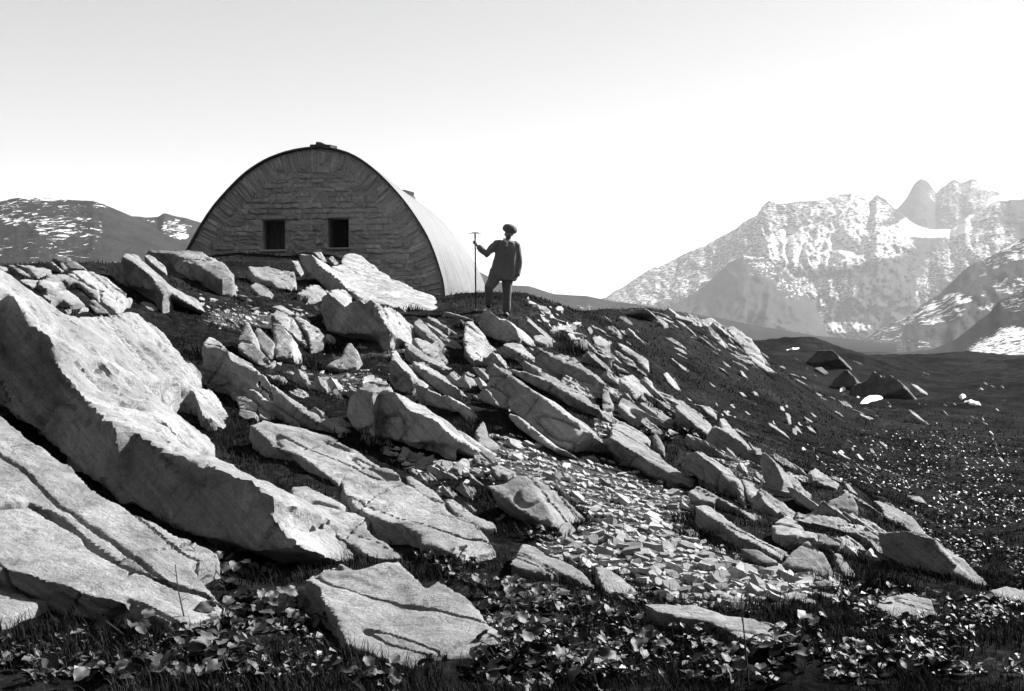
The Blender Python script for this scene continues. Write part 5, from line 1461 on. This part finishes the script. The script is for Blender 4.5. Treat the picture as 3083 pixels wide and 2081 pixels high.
# grass blades: stuff
Mg = Mat('dark_grass'); _g = Mg.node('ShaderNodeNewGeometry').outputs['Position']
_at = Mg.node('ShaderNodeAttribute'); _at.attribute_name = 'tone'
Mg.color(Mg.mix(1.0, Mg.ramp(Mg.noise(_g, 3.0, 4, 0.7), [(0.3, 0.008), (0.7, 0.028)]), _at.outputs['Fac'], 'MULTIPLY'))
Mg.b.inputs['Roughness'].default_value = 0.9; Mg.b.inputs['Specular IOR Level'].default_value = 0.0
def grass(n, y0, y1, h0, h1, wid, seed, dens_pow=1.0, umax=0.60):
    rg = np.random.default_rng(seed)
    m = n * 3
    u = rg.uniform(-umax, umax, m)
    ly = rg.uniform(math.log(y0), math.log(y1), m)
    Y = np.exp(ly); X = u * Y
    p = np.stack([X, Y, np.zeros(m)], -1)
    clump = fbm(p * 1.6, 3, seed)
    keep = rg.random(m) < np.clip((clump - 0.36) * 4.5, 0.06, 1)
    px = to_px(np.stack([X, Y, terrain(X, Y)], -1))
    for poly in SCREE: keep &= ~in_poly(px[:, 0], px[:, 1], poly) | (rg.random(m) < 0.02)
    X, Y = X[keep][:n], Y[keep][:n]
    Z = terrain(X, Y)
    free = np.array([top_at(a, b, c) is None for a, b, c in zip(X, Y, Z)], bool)
    X, Y, Z = X[free], Y[free], Z[free]
    k = len(X)
    ang = rg.uniform(0, 6.283, k)
    H = rg.uniform(h0, h1, k) * (0.7 + 0.6 * rg.random(k)); W = wid * (0.6 + 0.8 * rg.random(k)) * (Y / y0) ** 0.55
    bend = rg.uniform(0.2, 0.9, k) * H
    d = np.stack([np.cos(ang), np.sin(ang), np.zeros(k)], -1)
    sd = np.stack([-np.sin(ang), np.cos(ang), np.zeros(k)], -1)
    b = np.stack([X, Y, Z - 0.01], -1)
    up = np.array([0, 0, 1.0])
    mid_ = b + d * (bend * 0.3)[:, None] + up * (H * 0.6)[:, None]
    tip = b + d * bend[:, None] + up * H[:, None]
    V = np.stack([b - sd * W[:, None], b + sd * W[:, None], mid_ + sd * (W * .7)[:, None], mid_ - sd * (W * .7)[:, None], tip], 1)
    base = (np.arange(k) * 5)[:, None]
    Fc = np.concatenate([base + np.array([0, 1, 2]), base + np.array([0, 2, 3]), base + np.array([3, 2, 4])])
    return V.reshape(-1, 3), Fc, np.repeat(rg.uniform(0.5, 1.9, k), 5)
def build_grass():
    V, Fc, T, o0 = [], [], [], 0
    for a in ((62000, 3.6, 9, .035, .095, .0018, 1), (52000, 8, 17, .03, .08, .003, 2), (38000, 16, 34, .03, .08, .005, 3), (26000, 30, 80, .04, .11, .012, 4)):
        v, f, t = grass(*a)
        V.append(v); Fc.append(f + o0); T.append(t); o0 += len(v)
    me = mesh_np('grass', np.concatenate(V), np.concatenate(Fc), True)
    at = me.attributes.new('tone', 'FLOAT', 'POINT'); at.data.foreach_set('value', np.concatenate(T).astype(np.float32))
    tag(obj('grass', me, Mg.m), 'short dark alpine grass growing between the rocks', 'grass', kind='stuff')
build_grass()

def tussocks():
    rg = np.random.default_rng(91)
    spots = [('E',900,660,.30),('E',960,700,.26),('F',1310,620,.26),('F',1330,680,.22),('G',840,1060,.34),('G',900,1070,.26),('C',1480,860,.30),('C',1840,1060,.34),('C',1780,1090,.28),('I',1190,930,.26),('A',560,385,.28),('A',700,470,.22),
             ('C',900,430,.40),('C',860,380,.40),('A',1640,610,.30),('D',1240,180,.30),('I',2110,830,.26),('F',60,120,.28),('I',920,170,.34),('I',700,310,.34),('C',40,230,.30),('E',780,190,.24),('L',470,1300,.26),('L',430,1400,.22),('I',1900,260,.28),('A',40,980,.28)]
    for z, x, y, rad in spots:
        ox, oy, k = ZOOM[z]
        P = hit(np.array([ox + x * k]), np.array([oy + y * k]))[0]
        n = 260
        a = rg.uniform(0, 6.283, n); rr = rad * np.sqrt(rg.random(n))
        X, Y = P[0] + np.cos(a) * rr, P[1] + np.sin(a) * rr
        Z = terrain(X, Y)
        ok = np.array([top_at(p, q, r) is None for p, q, r in zip(X, Y, Z)], bool)
        if ok.sum() < 40: continue
        X, Y, Z, a, rr = X[ok], Y[ok], Z[ok], a[ok], rr[ok]
        m = len(X)
        H = (0.07 + 0.09 * rg.random(m)) * (1.25 - rr / rad * 0.6) * (rad / 0.27)
        W = 0.0022 * (P[1] / 5) ** 0.6 * (0.7 + 0.6 * rg.random(m))
        a2 = a + rg.normal(0, 0.7, m)
        d = np.stack([np.cos(a2), np.sin(a2), np.zeros(m)], -1); sd = np.stack([-np.sin(a2), np.cos(a2), np.zeros(m)], -1)
        b = np.stack([X, Y, Z - 0.01], -1) - P
        up = np.array([0, 0, 1.0])
        bend = H * rg.uniform(.3, 1.0, m)
        mid_ = b + d * (bend * .3)[:, None] + up * (H * .65)[:, None]; tip = b + d * bend[:, None] + up * H[:, None]
        V = np.stack([b - sd * W[:, None], b + sd * W[:, None], mid_ + sd * (W * .8)[:, None], mid_ - sd * (W * .8)[:, None], tip], 1).reshape(-1, 3)
        base = (np.arange(m) * 5)[:, None]
        me = mesh_np('grass_tussock', V, np.concatenate([base + np.array([0, 1, 2]), base + np.array([0, 2, 3]), base + np.array([3, 2, 4])]))
        at = me.attributes.new('tone', 'FLOAT', 'POINT'); at.data.foreach_set('value', np.repeat(rg.uniform(0.4, 1.6, m), 5).astype(np.float32))
        o = obj('grass_tussock', me, Mg.m); o.location = P
        tag(o, beside(P[0], P[1], 'dark grass tussock'), 'grass', 'grass tussocks among the rocks')
tussocks()

# leafy plants
Ml = Mat('dock_leaf'); _t = Ml.node('ShaderNodeTexCoord').outputs['Object']
_i = Ml.node('ShaderNodeObjectInfo')
_c = Ml.ramp(Ml.noise(_t, 14, 4, 0.7), [(0.3, 0.014), (0.7, 0.045)])
_v = Ml.math('ADD', Ml.math('MULTIPLY', _i.outputs['Random'], 1.6), 0.35)
Ml.color(Ml.mix(1.0, _c, _v, 'MULTIPLY'))
Ml.b.inputs['Roughness'].default_value = 0.5
Ml.b.inputs['Specular IOR Level'].default_value = 0.25
Ml.bump(Ml.noise(_t, 40, 3, 0.6), 0.3, 0.004)
Mst = Mat('dry_stem'); Mst.color(0.03)

def leaf_mesh(seed):
    """broad heart-shaped leaf with a folded, wavy blade, one unit long, lying along +X"""
    rg = random.Random(seed)
    nl, nw = 8, 3
    V, Fc = [], []
    ph = rg.uniform(0, 6)
    for i in range(nl + 1):
        t = i / nl
        w = 0.46 * math.sin(math.pi * min(1, (t * 0.94 + 0.06)) ** 0.75) ** 0.8 if t < 1 else 0.01
        for j in range(-nw, nw + 1):
            s = j / nw
            x = t - (0.14 * abs(s) ** 1.5 if t < 0.25 else 0) * (1 - t * 4 if t < 0.25 else 0)
            z = 0.10 * abs(s) ** 1.3 * (1 - 0.3 * t) - 0.34 * (t - 0.25) ** 2 + 0.05 * math.sin(ph + 9 * t + 2 * s) * abs(s)
            V.append((x, w * s * (1 + 0.08 * math.sin(ph + 17 * t)), z))
    c = 2 * nw + 1
    for i in range(nl):
        for j in range(c - 1):
            Fc.append((i * c + j, (i + 1) * c + j, (i + 1) * c + j + 1, i * c + j + 1))
    me = bpy.data.meshes.new('leaf'); me.from_pydata(V, [], Fc)
    for p in me.polygons: p.use_smooth = True
    me.materials.append(Ml.m)
    return me
LEAVES = [leaf_mesh(k) for k in range(6)]
def stalk_mesh():
    V, Fc = [], []
    for i in range(4):
        for s in range(5):
            a = 2 * math.pi * s / 5
            V.append((math.cos(a) * 0.025 * (1 - .15 * i), math.sin(a) * 0.025 * (1 - .15 * i), i / 3))
    for i in range(3):
        for s in range(5): Fc.append((i * 5 + s, i * 5 + (s + 1) % 5, (i + 1) * 5 + (s + 1) % 5, (i + 1) * 5 + s))
    me = bpy.data.meshes.new('stalk'); me.from_pydata(V, [], Fc); me.materials.append(Mst.m)
    return me
STALK = stalk_mesh()
def plants():
    rg = random.Random(33)
    def plant(px, py, label, group, s0, s1, nl):
        P = hit(np.array([px]), np.array([py]), n=420)[0]
        if top_at(P[0], P[1], P[2]) is not None: return
        e = bpy.data.objects.new('leafy_plant', None); COL.objects.link(e)
        e.location = P; e.rotation_euler = (0, 0, rg.uniform(0, 6.28))
        S_ = rg.choice((0.75, 0.95, 1.2)); e.scale = (S_, S_, S_)
        tag(e, beside(P[0], P[1], {0.75: 'little ', 0.95: '', 1.2: 'big '}[S_] + label), 'plant', group)
        for i in range(nl):
            a = 2.4 * i + rg.uniform(-.4, .4)
            L = rg.uniform(s0, s1)
            hgt = rg.uniform(0.02, 0.08)
            st = obj('stalk', STALK, None, e)
            lean = rg.uniform(0.3, 0.9)
            st.rotation_euler = (0, lean, a); st.scale = (0.14, 0.14, hgt / math.cos(lean))
            tipd = hgt * math.tan(lean)
            lf = obj('leaf', rg.choice(LEAVES), None, e)
            lf.location = (math.cos(a) * tipd, math.sin(a) * tipd, hgt)
            lf.rotation_euler = (rg.uniform(-.8, .8), rg.uniform(-.7, .7), a + rg.uniform(-.5, .5))
            L *= 0.85; lf.scale = (L, L * rg.uniform(.7, 1.1), L)
    def region(poly, cnt, *a):
        pl = np.array(poly); lo, hi = pl.min(0), pl.max(0); c = 0
        while c < cnt:
            x, y = rg.uniform(lo[0], hi[0]), rg.uniform(lo[1], hi[1])
            if in_poly(np.array([x]), np.array([y]), poly)[0]: plant(x, y, *a); c += 1
    region([(1330,1730),(1700,1790),(2000,1830),(2000,1960),(1800,2060),(1450,2030),(1480,1900),(1400,1800)], 62, 'broad leaved plant', 'leafy plants right of the largest slab', .045, .085, 8)
    region([(560,1680),(760,1640),(980,1880),(1000,1990),(700,2060),(420,2070),(360,1900),(550,1850)], 46, 'wide leaved plant', 'leafy plants left of the largest slab', .05, .09, 8)
    region([(1230,1620),(1400,1640),(1480,1740),(1380,1770),(1270,1700)], 22, 'small leafy plant', 'leafy plants between the central slabs', .04, .07, 7)
    region([(1480,1480),(1640,1560),(1600,1640),(1480,1590)], 18, 'dark leafy plant', 'leafy plants at the humped boulder', .05, .085, 8)
    region([(2000,1900),(2400,1880),(2700,1900),(2900,2060),(2100,2070)], 44, 'low leafy plant', 'leafy plants at the lower right', .045, .08, 7)
    region([(0,2000),(500,2040),(1200,2060),(1900,2060),(1900,2090),(0,2090)], 26, 'bottom edge leafy plant', 'leafy plants at the bottom edge', .045, .08, 7)
    region([(2560,1770),(2800,1800),(3000,1850),(2900,1900),(2600,1860),(2450,1810)], 20, 'sprawling leafy plant', 'leafy plants around the flat pale rock', .045, .08, 7)
    region([(1800,1270),(2000,1250),(2130,1330),(2000,1350)], 16, 'ridge leafy plant', 'leafy plants on the right ridge', .07, .13, 6)
plants()

def leaf_cover():
    """low pale leaves strewn over the grass on the right"""
    rg = np.random.default_rng(17)
    V, Fc, T, o0 = [], [], [], 0
    for poly, cnt in (([(2420,1340),(2700,1290),(3083,1330),(3150,1560),(3083,1760),(2900,1720),(2700,1560),(2500,1440)], 2600), ([(2500,1800),(3083,1760),(3083,2060),(2300,2060),(2350,1920)], 900), ([(1330,1730),(2000,1830),(2300,2060),(1450,2060)], 900), ([(400,1900),(900,1900),(1100,2050),(0,2070),(0,1950)], 500)):
        a = np.array(poly, float); lo, hi = a.min(0), a.max(0)
        px, py = rg.uniform(lo[0], hi[0], cnt * 3), rg.uniform(lo[1], hi[1], cnt * 3)
        cl = fbm(np.stack([px / 120, py / 60, np.zeros_like(px)], -1), 3, 5)
        ok = in_poly(px, py, poly) & (rg.random(len(px)) < np.clip((cl - 0.35) * 4, 0, 1))
        P = hit(px[ok][:cnt], py[ok][:cnt], n=300)
        for p in P:
            if top_at(p[0], p[1], p[2]) is not None: continue
            s_ = rg.uniform(0.012, 0.030) * (p[1] / 6) ** 0.45
            an = rg.uniform(0, 6.283); u = np.array([math.cos(an), math.sin(an), rg.normal(0, .35)]); v = np.array([-math.sin(an), math.cos(an), rg.normal(0, .35)])
            b = p + np.array([0, 0, rg.uniform(0.02, 0.06)])
            V += [b - u * s_, b - v * s_ * .6 + u * s_ * .1 + np.array([0, 0, s_ * .25]), b + u * s_, b + v * s_ * .6 + u * s_ * .1 + np.array([0, 0, s_ * .25])]
            Fc.append((o0, o0 + 1, o0 + 2, o0 + 3)); o0 += 4
    me = mesh_np('ground_cover', np.array(V), np.array(Fc), False)
    tag(obj('ground_cover', me, M_COVER), 'small pale leaves of low plants strewn through the grass', 'ground cover', kind='stuff')
Mc = Mat('small_leaves'); _g = Mc.node('ShaderNodeNewGeometry').outputs['Position']
Mc.color(Mc.ramp(Mc.noise(_g, 5, 3, 0.7), [(0.35, 0.02), (0.65, 0.12)])); Mc.b.inputs['Roughness'].default_value = 0.5
M_COVER = Mc.m
leaf_cover()

def dry_stem(label, pts, depth_px, seed):
    """tall withered stem with short side twigs, rooted in the grass"""
    rg = random.Random(seed)
    base = hit(np.array([depth_px[0]]), np.array([depth_px[1]]))[0]
    r = rays(np.array([p[0] for p in pts], float), np.array([p[1] for p in pts], float))
    Q = [Vector(a) * float(base[1]) for a in r]
    Q[0] = Vector(base) - Vector((0, 0, .02))
    e = bpy.data.objects.new('dry_stem', None); COL.objects.link(e); e.location = base
    tag(e, label, 'stem', 'dry stems standing in the grass')
    def tb(name, path, r0):
        V, Fc = [], []
        for i, p in enumerate(path):
            rr = r0 * (1 - 0.6 * i / (len(path) - 1))
            for s in range(6):
                a = math.pi * s / 3
                V.append(tuple(p + Vector((math.cos(a) * rr, math.sin(a) * rr, 0)) - Vector(base)))
        for i in range(len(path) - 1):
            for s in range(6): Fc.append((i * 6 + s, i * 6 + (s + 1) % 6, (i + 1) * 6 + (s + 1) % 6, (i + 1) * 6 + s))
        me = bpy.data.meshes.new(name); me.from_pydata(V, [], Fc)
        obj(name, me, Mst.m, e)
    tb('stem', Q, 0.0045)
    for k in range(5):
        t = rg.uniform(0.35, 0.98); i = min(int(t * (len(Q) - 1)), len(Q) - 2)
        a = Q[i] + (Q[i + 1] - Q[i]) * (t * (len(Q) - 1) - i)
        b = a + Vector((rg.uniform(-.06, .06), rg.uniform(-.04, .04), rg.uniform(.02, .05)))
        tb('twig', [a, (a + b) / 2 + Vector((0, 0, .004)), b], 0.002)
dry_stem('dry twiggy stem in front of the lower left slab', [(565,1890),(548,1830),(535,1770),(528,1700)], (565, 1890), 1)
dry_stem('tall dry stem before the long low slab at lower right', [(2255,2060),(2245,1960),(2237,1870),(2232,1790)], (2255, 2060), 2)
dry_stem('leaning dry stem beside the black crevice at the left', [(690,1760),(630,1690),(590,1660),(565,1630)], (690, 1760), 3)
dry_stem('short dry stem right of the largest slab', [(1460,1790),(1465,1750),(1463,1710)], (1460, 1790), 4)
dry_stem('leaning dry stem at the bottom right', [(2580,2060),(2540,2010),(2500,1960)], (2580, 2060), 5)

# ------------------------------------------------------------------ the air
def build_haze():
    bm = bmesh.new()
    lo = min(-140.0, -10.0)
    bmesh.ops.create_cube(bm, size=1.0)
    me = bpy.data.meshes.new('haze')
    for v in bm.verts:
        v.co = Vector((v.co.x * 26000, v.co.y * 26000, -250 + (v.co.z + 0.5) * 1450))
    bm.to_mesh(me); bm.free()
    m = bpy.data.materials.new('alpine_haze'); m.use_nodes = True
    nt = m.node_tree
    for n in list(nt.nodes):
        if n.type != 'OUTPUT_MATERIAL': nt.nodes.remove(n)
    out = [n for n in nt.nodes if n.type == 'OUTPUT_MATERIAL'][0]
    pv = nt.nodes.new('ShaderNodeVolumePrincipled')
    pv.inputs['Color'].default_value = (0.97, 0.97, 0.97, 1)
    pv.inputs['Density'].default_value = 0.00006
    pv.inputs['Anisotropy'].default_value = 0.0
    nt.links.new(pv.outputs[0], out.inputs['Volume'])
    o = obj('haze', me, m)
    tag(o, 'thin bright mountain haze over the whole valley', kind='stuff')
build_haze()
